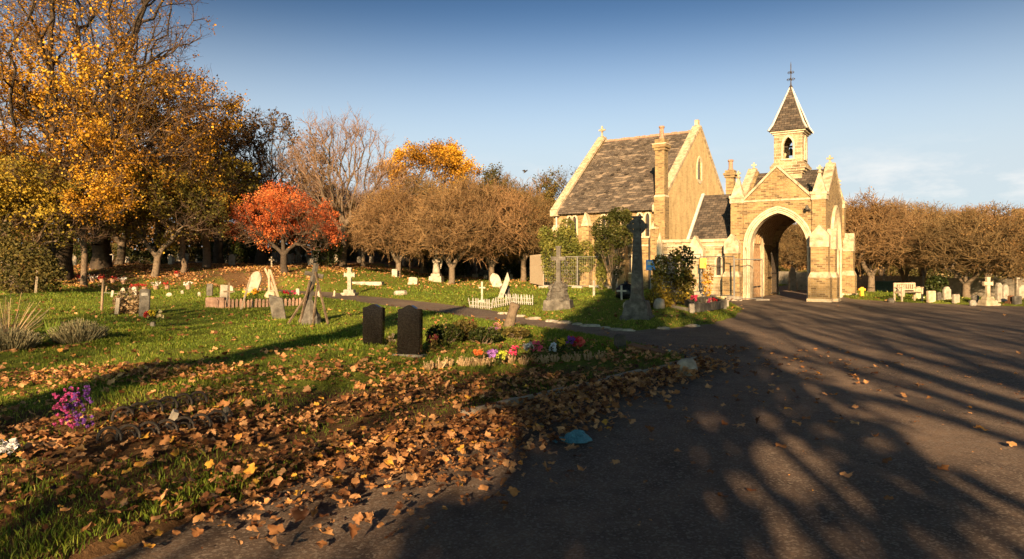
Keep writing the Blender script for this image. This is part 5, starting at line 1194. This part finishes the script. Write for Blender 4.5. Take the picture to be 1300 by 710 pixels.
for s_ in (-1, 1):
    MB().add([(s_ * .06, .16, 1.75), (s_ * .30, .30, 1.95), (s_ * .40, .30, 1.6), (s_ * .28, .24, .95), (s_ * .08, .2, 1.0), (s_ * .06, .21, 1.75), (s_ * .30, .35, 1.95), (s_ * .40, .35, 1.6), (s_ * .28, .29, .95), (s_ * .08, .25, 1.0)], [(0, 1, 2, 3, 4), (9, 8, 7, 6, 5), (0, 5, 6, 1), (1, 6, 7, 2), (2, 7, 8, 3), (3, 8, 9, 4)]).build('wing', PS, t)
    MB().tube([(s_ * .2, 0, 1.72), (s_ * .26, -.1, 1.5), (s_ * .05, -.25, 1.42)], [.07, .06, .045], 7).build('arm', PS, t, smooth=True)
many([
 ('flat', 501, 352, .62, .95, .16, OS, 'squared brown headstone between the tall pale cross and the angel statue', -5, 0),
 ('low', 524, 361, .66, .60, .35, OS, 'squat rounded boulder like headstone on the open lawn', 5, 4),
 ('round', 575, 354, .25, .62, .12, PS, 'narrow pale rounded stone right of the angel statue', 0, 6),
 ('shoulder', 589, 353, .42, .98, .12, PS, 'pale shouldered headstone, tallest of the group right of the angel statue', 0, 0),
 ('flat', 603, 353, .62, .50, .14, M['stone'], 'low square golden stone in the group right of the angel statue', 0, 0),
 ('round', 616, 354, .44, .48, .12, PS, 'low pale rounded stone at the right of the distant group', 0, 0),
 ('low', 563, 350, .5, .55, .14, M['stone'], 'low yellowish stone directly behind the angel statue', 0, 0),
 ('gothic', 668, 352, .42, .62, .12, PS, 'small pale pointed stone near the slatted hoarding', 0, 0),
 ('round', 648, 354, .5, .6, .12, OS, 'rounded brownish stone behind the leaning shaft', 0, 3),
 ('flat', 327, 349, .34, .95, .15, PS, 'pale block on a pedestal under the red maple', 0, 0),
 ('round', 293, 346, .6, 1.0, .14, OS, 'rounded dull stone left of the red maple trunk', 0, 0),
 ('low', 253, 345, .3, .6, .12, PS, 'small pale stone in the wood left of the red maple', 0, 0),
 ('round', 150, 337, .8, .9, .14, PS, 'pale rounded stone glimpsed between the plane trunks', 0, 0),
 ('flat', 87, 338, 1.1, 1.5, .2, PS, 'wide pale slab glimpsed left of the slim trunks', 0, 0),
 ('gothic', 166, 338, .5, .8, .14, PS, 'small white pointed stone right of the thick plane trunk', 0, 0),
 ('round', 215, 345, .7, .55, .14, OS, 'low dull rounded stone beyond the leaf strewn band', 0, 0),
 ('flat', 232, 347, .3, .55, .12, PS, 'narrow pale stone beyond the leaf strewn band', 0, -8),
 ('flat', 142, 345, .25, .85, .12, OS, 'narrow brown post like stone behind the brushwood heap', 0, 8),
 ('gothic', 155, 352, .5, .95, .12, OS, 'brownish pointed stone leaning behind the brushwood heap', 0, 10),
 ('round', 171, 354, .55, 1.15, .14, OS, 'tall rounded stone behind the brushwood heap', -8, -3),
 ('flat', 134, 350, .16, .9, .10, M['wood'], 'first thin wooden marker behind the tall wired stake', 0, 10),
 ('flat', 378, 350, .4, .9, .14, OS, 'dull squared stone in shade right of the red maple trunk', 0, 0),
 ('round', 405, 350, .45, .85, .14, OS, 'rounded stone in shade below the leafless tree', 0, 4),
 ('gothic', 424, 352, .2, .75, .10, M['palewood'], 'thin pale pointed marker left of the tall pale cross', 0, 6)])
cross(PS, G(345, 356), 'pale cross in shade behind the crossed planks', 1.15, .5, .12, ((.25, .12),), 0).scale = (.7,) * 3
p = G(467, 360); t = thing('ledger_slab', 'long low stone slab lying on the grass right of the tall pale cross', 'slab', p, R(-4)); MB().box(-1.0, 1.0, -.4, .4, -.03, .20, .06, .06).build('slab', OS, t, bevel=.02)
p = G(508, 374); t = thing('rough_block', 'rough brown block lying beside the path', 'stone', p, R(8)); MB().lathe([(.3, -.04), (.34, .06), (.27, .18), (.1, .2)], (0, 0, 0), 8, .12, random.Random(77)).build('rock', OS, t)
ORD = 'first second third fourth fifth sixth seventh eighth ninth tenth eleventh twelfth thirteenth fourteenth fifteenth sixteenth seventeenth'.split()
# red flower pots row at left
rr = random.Random(31)
for i in range(13):
    x = 76 + i * 13.5 + rr.uniform(-2, 2); p = G(x, 359 + .1 * i); t = thing('flower_pot', ORD[i] + ' small flowering pot from the left in the long row on the leaf strewn band', 'flower pot', p, 0, 'row of red flower pots at the left')
    MB().lathe([(.10, 0), (.14, .2), (.15, .22), (.12, .23)], (0, 0, 0), 8).build('pot', M['terracotta'], t)
    P = np.array([[rr.gauss(0, .13), rr.gauss(0, .1), .32 + rr.gauss(0, .06)] for _ in range(34)]); V, Fq, tn = leaf_cards(rg, P, .11, .3, np.full(34, .6)); link('blossom', npmesh('blossom', V, Fq, False, tn), petal('crimson', (.5, .05, .04)) if i % 3 else petal('white', (.8, .75, .7)), t)
# dark rows of distant graves between the trunks
KN = ['rounded', 'square', 'pointed', 'shouldered']
kinds = [('round', .55, .8), ('flat', .5, .9), ('gothic', .5, 1.0), ('shoulder', .55, .9)]
protos = {}
rr = random.Random(40)
for grp, xr_, Yr, n, mats_, lab in (('dark headstones in rows below the golden tree', (455, 560), (66, 82), 42, (DS, OS), 'small headstone in the crowded rows below the golden tree'),
                                  ('dark headstones in rows left of the chapel', (562, 690), (62, 82), 52, (DS, OS), 'small headstone in the crowded rows left of the chapel'),
                                  ('headstones in the wood behind the red maple', (200, 440), (54, 80), 34, (OS, PS), 'small headstone half lost in the shade behind the red maple'),
                                  ('headstones in the wood at the far left', (0, 200), (52, 78), 22, (OS, PS), 'small headstone half lost in the shade of the plane trees')):
    for i in range(n):
        Y = rr.uniform(*Yr); p = AT(rr.uniform(*xr_), Y); kd_ = rr.randrange(4); mk = rr.choice([0, 0, 1]) ; key = (kd_, mk, grp)
        if key not in protos: protos[key] = headstone(kinds[kd_][0], kinds[kd_][1], kinds[kd_][2], .14, mats_[mk], p, KN[kd_] + (' pale ' if mats_[mk] is PS else ' brownish ' if mats_[mk] is OS else ' dark ') + lab, rr.uniform(-.3, .3), (0, rr.uniform(-.12, .12)), False, group=grp); continue
        c = copy_tree(protos[key]); c.location = (p.x, p.y, p.z - .05); c.rotation_euler = (0, rr.uniform(-.14, .14), rr.uniform(-.4, .4)); s_ = rr.uniform(.75, 1.3); c.scale = (s_, 1, s_)
# --- right-hand side by the boundary wall
p = G(1094, 376); t = thing('orange_post', 'short orange post on the grass right of the gatehouse', 'post', p); MB().box(-.07, .07, -.05, .05, 0, .42).box(-.16, .16, -.055, .045, .27, .36).build('post', noisy('orange_paint', (.75, .30, .02), (.8, .38, .03), 9, rough=.6), t)
p = G(1131, 384); t = thing('boulder', 'dark round stone on the kerb left of the wooden bench', 'stone', p); MB().lathe([(.13, -.03), (.15, .07), (.1, .16), (.03, .19)], (0, 0, 0), 9, .08, random.Random(3)).build('rock', DS, t, smooth=True)
p = G(1235, 388); t = thing('boulder', 'small grey stone on the kerb below the forked thorn tree', 'stone', p); MB().lathe([(.12, -.03), (.14, .08), (.1, .2), (.03, .22)], (0, 0, 0), 9, .08, random.Random(13)).build('rock', OS, t, smooth=True)
def bench(p, rz, label):
    t = thing('park_bench', label, 'bench', p, rz)
    for x in (-.62, .62):
        MB().box(x - .035, x + .035, -.25, -.19, 0, .62).box(x - .035, x + .035, .19, .25, 0, .85).box(x - .03, x + .03, -.19, .19, .36, .42).build('leg', M['palewood'], t)
        MB().box(x - .04, x + .04, -.28, .2, .62, .66).build('armrest', M['palewood'], t)
    m = MB(); [m.box(-.66, .66, -.24 + k * .085, -.17 + k * .085, .42, .445) for k in range(5)]; m.build('seat', M['palewood'], t)
    m = MB(); m.box(-.585, .585, .195, .235, .78, .85).box(-.585, .585, .195, .235, .50, .55); [m.box(-.55 + k * .12, -.50 + k * .12, .2, .23, .55, .78) for k in range(10)]; m.build('backrest', M['palewood'], t)
    return t
bench(G(1153, 382), R(14), 'pale wooden park bench facing the tarmac at the right').scale = (.82, .9, .9)
many([('flat', 1182, 383, .40, .50, .12, M['stone'], 'square golden headstone right of the wooden bench', 15, 0), ('round', 1192, 381, .2, .4, .1, DS, 'narrow dark stone beside the square golden headstone', 10, 0),
 ('shoulder', 1202, 380, .36, .62, .12, PS, 'tall white headstone right of the ivy bush', 10, 0), ('flat', 1213.5, 384, .30, .38, .12, PS, 'pale stone with two dark panels left of the forked thorn tree', 12, 0),
 ('low', 1238, 384, .32, .34, .12, DS, 'small dark stone right of the forked thorn trunk', 12, 0), ('gothic', 1268, 383, .24, .85, .14, PS, 'narrow pale pillar stone right of the large stepped cross', 10, 0),
 ('round', 1276, 382, .26, .75, .12, OS, 'narrow brownish stone, second right of the large stepped cross', 10, 0), ('low', 1284, 385, .26, .36, .14, M['rust'], 'small rust red stone at the far right', 10, 0), ('flat', 1291, 386, .34, .36, .14, DS, 'small dark square stone at the far right', 10, 0),
 ('shoulder', 1166, 379, .36, .60, .12, M['stone'], 'pinkish shouldered stone behind the right end of the bench', 12, 0), ('flat', 1144, 377, .34, .62, .12, PS, 'pale squared stone behind the left end of the bench', 12, 0),
 ('round', 1224, 376, .4, .6, .12, OS, 'brownish stone half hidden by the forked thorn trunk', 12, 0), ('gothic', 1297, 380, .4, .7, .12, PS, 'pale pointed stone by the right edge of the picture', 12, 0)])
cross(M['stone'], G(1254, 386), 'large pale cross on broad stepped base at the right', 1.12, .36, .11, ((.36, .12), (.27, .25), (.19, .38)), R(10))
a, b = Vector((22.5, 45.5, 0)), Vector((27.2, 33, 0)); c = Vector((34, 15, 0)); a0 = Vector((17.5, 60, 0))
t = thing('boundary_wall', 'long low rendered boundary wall behind the graves at the right', 'wall', (a0.x, a0.y, 0))
for i, (p_, q_) in enumerate(((a0, a), (a, b), (b, c))):
    n = int((q_ - p_).length / 2.4)
    for k in range(n):
        u, v_ = p_.lerp(q_, k / n), p_.lerp(q_, (k + 1) / n); z = float(gz(u.x, u.y)); d = v_ - u; m_ = (u + v_) / 2 - a0
        MB().obox((0, 0, 0), d.length / 2 - .09, .06, .62, Matrix.Rotation(math.atan2(d.y, d.x), 3, 'Z')).build('wall_panel', CN, t, loc=(m_.x, m_.y, z + .42))
        MB().box(-.09, .09, -.1, .1, -.2, 1.12).build('pier', CN, t, loc=(u.x - a0.x, u.y - a0.y, z))
p = AT(1122, 42); t = thing('storage_container', 'low dark green metal bin behind the graves right of the gatehouse', 'bin', p, R(-15)); MB().box(-.8, .8, -.4, .4, .05, .62, .04, .04).build('body', noisy('green_paint', (.02, .055, .045), (.03, .08, .06), 9, rough=.5), t, bevel=.02); MB().box(-.84, .84, -.44, .44, .62, .68).build('lid', noisy('green_paint', (.03, .07, .06), (.05, .1, .08), 9, rough=.5), t)
# small items seen through the arch
headstone('shoulder', .4, 1.5, .16, PS, AT(1006, 41), 'tall pale post like stone seen through the carriage arch', 0, (0, 0), True)
headstone('flat', .5, .6, .14, PS, AT(1017, 42), 'low pale stone seen at the right of the carriage arch', 0, (0, 0), True)
# --- houses far behind
def house(p, rz, w_, h, dp, rh, wm, rm, label):
    t = thing('terraced_house', label, 'house', p, rz)
    MB().box(-w_ / 2, w_ / 2, 0, dp, -.5, h).build('wall', wm, t)
    r_ = MB().prism([(-.3, h), (dp / 2, h + rh), (dp + .3, h)], -w_ / 2 - .1, w_ / 2 + .1, sw).build('roof', rm, t)
    MB().box(w_ / 2 - .9, w_ / 2 - .1, dp * .35, dp * .6, h + .2, h + rh + .9).build('chimney', M['brick'], r_)
    for k in range(int(w_ / 2.4)):
        for z in (1.0, 3.8):
            if z + 1.3 > h: continue
            x = -w_ / 2 + 1.2 + k * 2.4; f_ = MB().box(x - .55, x + .55, -.05, -.002, z, z + 1.4).build('window', M['white'], t); MB().box(x - .47, x + .47, -.06, -.052, z + .08, z + 1.32).build('pane', M['glass'], f_)
house(AT(505, 112), R(-4), 16, 5.4, 8, 2.6, M['white'], M['slate2'], 'long white house glimpsed between the thorn trees')
house(AT(585, 116), R(3), 13, 5.4, 8, 2.6, M['stone'], M['slate2'], 'cream house glimpsed left of the chapel')
house(AT(455, 108), R(0), 9, 4.4, 8, 2.2, M['white'], M['terracotta'], 'low white house glimpsed under the leafless tree')
house(AT(1112, 92), R(8), 10, 5.4, 8, 2.6, M['white'], M['slate2'], 'white house behind the boundary wall nearest the gatehouse')
house(AT(1215, 88), R(12), 12, 5.4, 8, 2.6, M['brick'], M['slate2'], 'brick house behind the middle of the boundary wall')
house(AT(1300, 84), R(16), 10, 5.4, 8, 2.6, M['stone'], M['terracotta'], 'cream house behind the right end of the boundary wall')
house(AT(1010, 104), R(2), 12, 5.4, 8, 2.6, M['terracotta'], M['slate2'], 'reddish house seen through the carriage arch')
# --- bird
p = Vector((17 / F * 60, 60, EYE + (HOR - 218) / F * 60)); t = thing('flying_bird', 'single dark bird flying left of the chapel', 'bird', p, R(30), rot=(R(10), R(-38), R(25)))
MB().lathe([(.005, -.24), (.05, -.12), (.07, 0), (.05, .12), (.035, .17), (.04, .21), (.01, .27)], (0, 0, 0), 8).build('body', M['iron'], t, rot=(0, R(90), 0), smooth=True)
for s_ in (-1, 1): MB().add([(-.08, 0, .02), (.09, 0, .02), (.12, s_ * .22, .12), (-.02, s_ * .46, .10), (-.08, s_ * .22, .09), (-.08, 0, .005), (.09, 0, .005), (.12, s_ * .22, .105), (-.02, s_ * .46, .09), (-.08, s_ * .22, .075)], [(0, 1, 2, 3, 4), (9, 8, 7, 6, 5), (0, 5, 6, 1), (1, 6, 7, 2), (2, 7, 8, 3), (3, 8, 9, 4)]).build('wing', M['iron'], t)
# ================================================================== SHRUBS AND FLOWERS
def shrub(name, label, cat, p, lumps, n, size, matl, stems=14, sm=None, seed=1, shell=.35, up=.25, aspect=1.0):
    rg = np.random.default_rng(seed); t = thing(name, label, cat, p)
    P = lump_pts(rg, lumps, n, shell); P[:, 2] = np.abs(P[:, 2]); h = np.sin(P[:, 0] * 7 + seed) + np.sin(P[:, 2] * 8) + np.sin(P[:, 1] * 6); k = h > rg.uniform(-2.6, .9, n); P = P[k]
    V, Fq, tn = leaf_cards(rg, P, size, up, .5 + .14 * np.sin(P[:, 0] * 3 + P[:, 2] * 4) + rg.normal(size=len(P)) * .18, aspect); link('foliage', npmesh('foliage', V, Fq, False, tn), matl, t)
    E = P[rg.choice(len(P), stems)]; B = rg.normal(size=(stems, 3)) * .05; B[:, 2] = -.03; mid = (B + E) / 2 + rg.normal(size=(stems, 3)) * .05
    V, Fq = merge([tubes_np(B, mid, np.full(stems, .016), np.full(stems, .011), 5), tubes_np(mid, E, np.full(stems, .011), np.full(stems, .004), 4)]); link('stems', npmesh('stems', V, Fq), sm or M['bark'], t); return t
shrub('evergreen_bush', 'large dark evergreen bush against the chapel wall above the grey door', 'bush', AT(779, 37.6), [(0, 0, 3.3, 1.25, .8, 1.0, 3), (.35, 0, 4.1, .7, .5, .55, 1), (-.5, 0, 2.6, .6, .5, .7, .8), (.2, 0, 1.5, .4, .4, .8, .3)], 10000, .12, M['leaf_grn_lit'], 30, seed=2)
shrub('ivy_bush', 'sunlit yellow green ivy spreading over the left end of the chapel', 'bush', AT(716, 41.2), [(-.7, 0, 1.8, .7, .35, 1.5, 2), (.4, 0, 1.6, .8, .35, 1.5, 2), (0, 0, 2.9, .9, .3, .8, 1.2), (1.3, .0, 1.9, .6, .3, 1.0, 1), (-1.1, 0, 3.0, .5, .3, .8, .8), (.2, 0, 3.6, .5, .25, .6, .5)], 11000, .13, M['leaf_ivy'], 30, seed=3)
shrub('ivy_bush', 'narrow golden climber beside the fence left of the chapel door', 'bush', AT(763, 39.0), [(0, 0, 1.0, .32, .3, .95, 2)], 1500, .12, M['leaf_ivy'], 12, seed=4)
shrub('rose_bush', 'tall dark leaved rose bush with golden patches in front of the lodge', 'bush', G(853, 388), [(0, 0, .9, .75, .55, .85, 3), (-.4, 0, 1.45, .35, .3, .4, .6), (.4, 0, .7, .5, .4, .6, 1), (.1, 0, 1.7, .25, .2, .4, .4)], 2600, .11, M['leaf_yel'], 26, seed=5)
shrub('rose_bush', 'straggling rose bush with large leaves at the right of the planted plot', 'bush', G(868, 387), [(0, 0, 1.6, .42, .35, .55, 2), (.1, 0, .8, .3, .3, .5, 1)], 620, .13, M['leaf_grn'], 14, seed=6)
shrub('rose_bush', 'thin yellow leaved rose in front of the lodge buttress', 'bush', AT(898, 29.8), [(0, 0, .85, .26, .2, .8, 1)], 260, .11, M['leaf_gold'], 7, seed=7)
shrub('low_bush', 'low golden brown bush at the foot of the tall rose bush', 'bush', G(838, 391), [(0, 0, .35, .5, .35, .4, 1)], 900, .10, M['leaf_yel'], 12, seed=8)
shrub('ivy_bush', 'green ivy mound among the graves right of the bench', 'bush', AT(1190, 33.5), [(0, 0, .6, .55, .4, .5, 1)], 1500, .12, M['leaf_grn'], 10, seed=9)
shrub('ivy_bush', 'dense ivy thicket at the left edge below the plane trees', 'bush', AT(26, 33), [(0, 0, 1.3, 1.7, 1.2, 1.3, 3), (-1.2, 0, 2.4, 1.2, 1, 1.2, 1), (1.2, 0, .9, .9, .8, .9, 1)], 7500, .15, M['leaf_olive'], 24, seed=10)
shrub('brushwood_heap', 'heap of dead brown brushwood between the wired stake and the dark stone', 'heap', G(163, 398), [(0, 0, .30, .42, .35, .42, 2)], 1600, .09, M['dry'], 30, seed=11)
shrub('dark_bush', 'dark shrub in the shade left of the leafless tree', 'bush', AT(415, 52), [(0, 0, 1.3, 1.2, 1, 1.3, 1)], 2600, .16, M['leaf_grn'], 14, seed=12)
for i, (x, Y, s_, lab) in enumerate(((560, 60, 1.3, 'dark evergreen shrub among the rows below the golden tree'), (640, 58, 1.2, 'dark evergreen shrub among the rows left of the chapel'), (690, 60, 1.2, 'dark evergreen shrub behind the slatted hoarding'), (290, 62, 1.5, 'dark evergreen shrub in the wood left of the maple trunk'), (240, 66, 1.6, 'dark evergreen shrub in the wood under the half bare plane tree'), (180, 60, 1.4, 'dark evergreen shrub behind the thick plane trunk'), (96, 60, 1.5, 'dark evergreen shrub behind the slim trunk at the left'))):
    shrub('evergreen_bush', lab, 'bush', AT(x, Y), [(0, 0, 1.0 * s_, 1.5 * s_, 1, 1.0 * s_, 1), (1.6, 0, .7 * s_, 1.2, 1, .7 * s_, .6)], 3200, .2, M['leaf_grn'], 14, seed=20 + i)
def sprigs(name, label, cat, p, rx, ry, n, h, wd, matl, seed, spread=.6, parent=None, part=None):
    """thin upright stalks fanning out from a clump"""
    rg = np.random.default_rng(seed); a = rg.uniform(0, 6.28, n); r_ = rg.uniform(0, 1, n) ** .5; B = np.stack([np.cos(a) * r_ * rx, np.sin(a) * r_ * ry, np.full(n, -.02)], 1)
    hh = h * rg.uniform(.5, 1.15, n) * (1 - .35 * r_); D = np.stack([np.cos(a) * r_ * spread, np.sin(a) * r_ * spread, np.ones(n)], 1) + rg.normal(size=(n, 3)) * .16; D /= np.linalg.norm(D, axis=1, keepdims=True)
    T_ = B + D * hh[:, None]; S = np.cross(D, rdir(rg, n)); S /= np.linalg.norm(S, axis=1, keepdims=True); S *= wd
    V = np.stack([B - S, B + S, T_ + S * .8, T_ - S * .8], 1).reshape(-1, 3); i = np.arange(n)[:, None] * 4; tn = np.repeat(np.clip(.5 + rg.normal(size=n) * .22, 0, 1), 4); tn[2::4] += .25; tn[3::4] += .25
    me = npmesh(part or 'sprigs', V, i + [[0, 1, 2, 3]], False, np.clip(tn, 0, 1))
    if parent is None: t = thing(name, label, cat, p)
    else: t = parent
    link(part or 'sprigs', me, matl, t)
    P = T_[rg.choice(n, n // 2)]; V, Fq, tn = leaf_cards(rg, P, wd * 6, .2, np.full(n // 2, .75)); link('seed_heads', npmesh('seed_heads', V, Fq, False, tn), matl, t)['kind'] = 'stuff'; return t
sprigs('lavender_bush', 'rounded grey green lavender bush on the near lawn at the left', 'bush', G(100, 434), .34, .28, 1500, .44, .0055, M['lavender'], 1, .9)
sprigs('lavender_bush', 'grey lavender clump cut by the left edge of the picture', 'bush', G(8, 443), .40, .3, 1500, .40, .0055, M['lavender'], 2, .9)
sprigs('tall_grass_clump', 'tall dry stalks fanning out behind the lavender at the left edge', 'grass clump', G(8, 430), .2, .2, 170, .95, .005, M['dry'], 3, 1.2)
t = thing('green_shoots', 'bright green iris leaves left of the rounded lavender bush', 'plant', G(66, 436))
for i in range(7):
    rr = random.Random(i); a = rr.uniform(-.35, .35); h = rr.uniform(.25, .5); MB().add([(-.02 + i * .02 - .06, 0, 0), (.02 + i * .02 - .06, 0, 0), (i * .02 - .045 + a * h * .5, .01, h * .6), (i * .02 - .06 + a * h, 0, h), (i * .02 - .075 + a * h * .5, -.01, h * .6)], [(0, 1, 2, 3, 4)]).build('leaf', tone_mat('iris_leaf', [(0, (.16, .22, .03)), (1, (.3, .34, .06))]), t)
# flower bunches
def bunch(label, p, cols, r_=.12, h=.18, n=16, seed=1, size=.05, vase=False, green='leaf_grn', group=None, name='flower_bunch', spread=1.0, hr=(.65, 1.15)):
    rg = np.random.default_rng(seed); t = thing(name, label, 'flowers', p, 0, group); z0 = 0
    if vase: MB().lathe([(.04, 0), (.055, .02), (.06, .07), (.05, .10), (.06, .11)], (0, 0, 0), 10).build('vase', CN, t); z0 = .06
    P = rg.normal(size=(90, 3)) * [r_ * .55, r_ * .45, h * .3] + [0, 0, z0 + h * .45]; P[:, 2] = np.abs(P[:, 2]); V, Fq, tn = leaf_cards(rg, P, size * 1.2, .2, rg.uniform(.4, 1, 90), .6); link('leaves', npmesh('leaves', V, Fq, False, tn), M[green], t)
    for ci, (cn, cc) in enumerate(cols):
        Ps, ts = [], []
        for k in range(max(3, n // len(cols))):
            a = rg.uniform(0, 6.28); q = rg.uniform(0, 1) ** .5; off = (ci - (len(cols) - 1) / 2) * r_ * 1.1 * spread
            c = np.array([off + math.cos(a) * q * r_ * .7, math.sin(a) * q * r_ * .6, z0 + h * rg.uniform(*hr)]); m_ = 16
            Ps.append(c + rdir(rg, m_) * size * .38); ts.append(rg.uniform(.5, 1.0) * np.ones(m_) + rg.normal(size=m_) * .12)
        P = np.concatenate(Ps); V, Fq, tn = leaf_cards(rg, P, size * .72, .3, np.concatenate(ts), 1.4); link('blossom', npmesh('blossom', V, Fq, False, tn), petal(cn, cc), t)
    return t
W_, PK, LI, YE, RE, CO, OR_, PU = ('white', (.80, .75, .70)), ('hot_pink', (.78, .08, .20)), ('lilac', (.42, .20, .62)), ('yellow', (.80, .62, .05)), ('red', (.60, .03, .05)), ('coral', (.80, .17, .14)), ('orange', (.80, .22, .06)), ('purple', (.22, .07, .42))
bunch('orange red flowers at the left end of the row of bright bunches', G(607, 462), [OR_], .08, .17, 9, 1)
bunch('lilac and yellow green flowers, second bunch of the bright row', G(631, 465), [LI, ('lime', (.55, .62, .08))], .11, .20, 16, 2, .055)
bunch('hot pink flowers, third bunch of the bright row', G(653, 460), [PK], .09, .20, 11, 3, .055)
bunch('white and pink flowers in the middle of the bright row', G(675, 459), [W_, ('rose', (.80, .12, .24))], .12, .25, 18, 4, .055)
bunch('pale bluish white flowers right of the middle of the bright row', G(702, 456), [('ice_white', (.62, .70, .78))], .09, .22, 10, 5, .055)
bunch('yellow flowers between the pale and the purple bunches', G(713, 451), [YE], .08, .23, 10, 6, .05)
bunch('purple, red and coral flowers at the right end of the bright row', G(731, 452), [PU, RE, CO], .12, .27, 27, 7, .055, spread=.7)
bunch('dark red roses behind the pair of black headstones', G(600, 428), [('dark_red', (.32, .03, .05))], .16, .3, 9, 8, .045, green='leaf_olive')
bunch('mauve faded flowers on the planted grave right of the black headstones', G(626, 432), [('mauve', (.34, .16, .30))], .14, .2, 10, 9, .05, green='leaf_olive')
bunch('dusty pink faded flowers near the leaning brown stump', G(632, 424), [('dusty_pink', (.50, .26, .22))], .12, .2, 8, 10, .05, green='leaf_olive')
bunch('cream dried flowers between the two black headstones', G(497, 446), [('cream', (.40, .32, .22))], .10, .26, 10, 11, .045, green='leaf_olive')
bunch('withered crimson flowers beside the right black headstone', G(549, 447), [('withered_red', (.22, .05, .05))], .14, .25, 10, 12, .05, green='leaf_olive')
bunch('vase of yellow, cream and red flowers in front of the dark plaque stone', G(194, 415), [('red_b', (.60, .06, .05)), YE, ('cream_b', (.75, .66, .40))], .13, .26, 24, 13, .06, True)
bunch('cluster of bright pink and violet asters among the leaves at the lower left', G(92, 549), [('magenta', (.46, .07, .24)), ('violet', (.20, .07, .36))], .17, .34, 120, 14, .026, spread=.55, hr=(.15, 1.15))
bunch('white artificial flowers cut by the left edge at the bottom', G(8, 588), [('white_b', (.78, .78, .80))], .09, .14, 14, 15, .05)
bunch('pink flowers in the grey kerb at the tip of the middle lawn', AT(881, 24.0), [('pink_b', (.72, .08, .16))], .15, .32, 10, 16, .09)
bunch('pink and red flowers at the right end of the grey kerb', AT(905, 24.2), [('pink_c', (.72, .10, .22)), RE], .15, .26, 12, 17, .09)
bunch('yellow flowers behind the left part of the picket edging', AT(312, 26), [YE], .18, .36, 12, 18, .08)
bunch('orange yellow flowers behind the middle of the picket edging', AT(324, 26), [('amber', (.78, .42, .03))], .18, .4, 12, 19, .08)
bunch('red flowers behind the right part of the picket edging', AT(368, 26), [RE, PK], .2, .34, 12, 20, .07)
# planted grave: dark foliage right of the headstones
for i, (x, y, rx, h, lab) in enumerate(((565, 438, .35, .38, 'dark green leafy plants right of the black headstones'), (590, 434, .3, .42, 'dark red tinged rose bush on the planted grave'), (615, 436, .3, .30, 'low green plants in the middle of the planted grave'), (655, 430, .28, .22, 'low tufts right of the leaning brown stump'))):
    shrub('grave_planting', lab, 'plants', G(x, y), [(0, 0, h * .5, rx, rx * .6, h * .5, 1)], 1100, .055, M['leaf_olive'] if i % 2 else M['leaf_grn'], 24, seed=40 + i)
# withered beige tufts edging the bright row
rr = random.Random(8)
for i in range(17):
    x = 545 + i * 13.4 + rr.uniform(-3, 3); y = 468 - i * .75 + rr.uniform(-2, 2)
    sprigs('withered_tuft', ORD[i] + ' withered beige tuft from the left in the row along the bright flowers', 'tuft', G(x, y), .05, .04, 46, .17, .007, M['dry'], 60 + i, .3); bpy.context.scene.objects[-1]
for o in [o for o in bpy.data.objects if o.name.startswith('withered_tuft')]: o['group'] = 'withered tufts along the bright flowers'
# hooped edging around the leaf filled grave
HC = [0, 0]
def hoop(x, y, rz, lab, grp):
    HC['front' in grp] += 1
    p = G(x, y); o = MB().tube([(.085 * math.cos(q), 0, .10 * math.sin(q)) for q in np.linspace(-.15, math.pi + .15, 15)], .013, 6).tube([(.045 * math.cos(q), 0, .055 * math.sin(q)) for q in np.linspace(0, math.pi, 9)], .006, 5).build('edging_hoop', M['iron'])
    o.location = (p.x, p.y, p.z + .045); o.rotation_euler = (R(-4), 0, rz); tag(o, lab, 'edging', grp)
for x, y in ((156, 537), (175, 532), (194, 528), (213, 523), (232, 519), (251, 516)): hoop(x, y, R(38), ORD[HC[0]] + ' dark iron hoop from the left in the back run round the leaf filled grave', 'back run of iron hoop edging')
for x, y in ((139, 565), (163, 562), (188, 558), (211, 555), (233, 551), (254, 547), (275, 542)): hoop(x, y, R(26), ORD[HC[1]] + ' dark iron hoop from the left in the front run round the leaf filled grave', 'front run of iron hoop edging')
t = thing('stone_fragment', 'small grey stone fragment standing in the middle of the hooped grave', 'stone', G(216, 541), R(30)); MB().box(-.03, .03, -.10, .10, -.02, .14, .01, .02).build('fragment', OS, t, rot=(0, R(20), 0))
t = thing('stone_fragment', 'rough stone at the right end of the hooped grave', 'stone', G(288, 532), R(10)); MB().lathe([(.04, -.02), (.045, .05), (.03, .10), (.01, .12)], (0, 0, 0), 8, .15, random.Random(2)).build('fragment', DS, t)
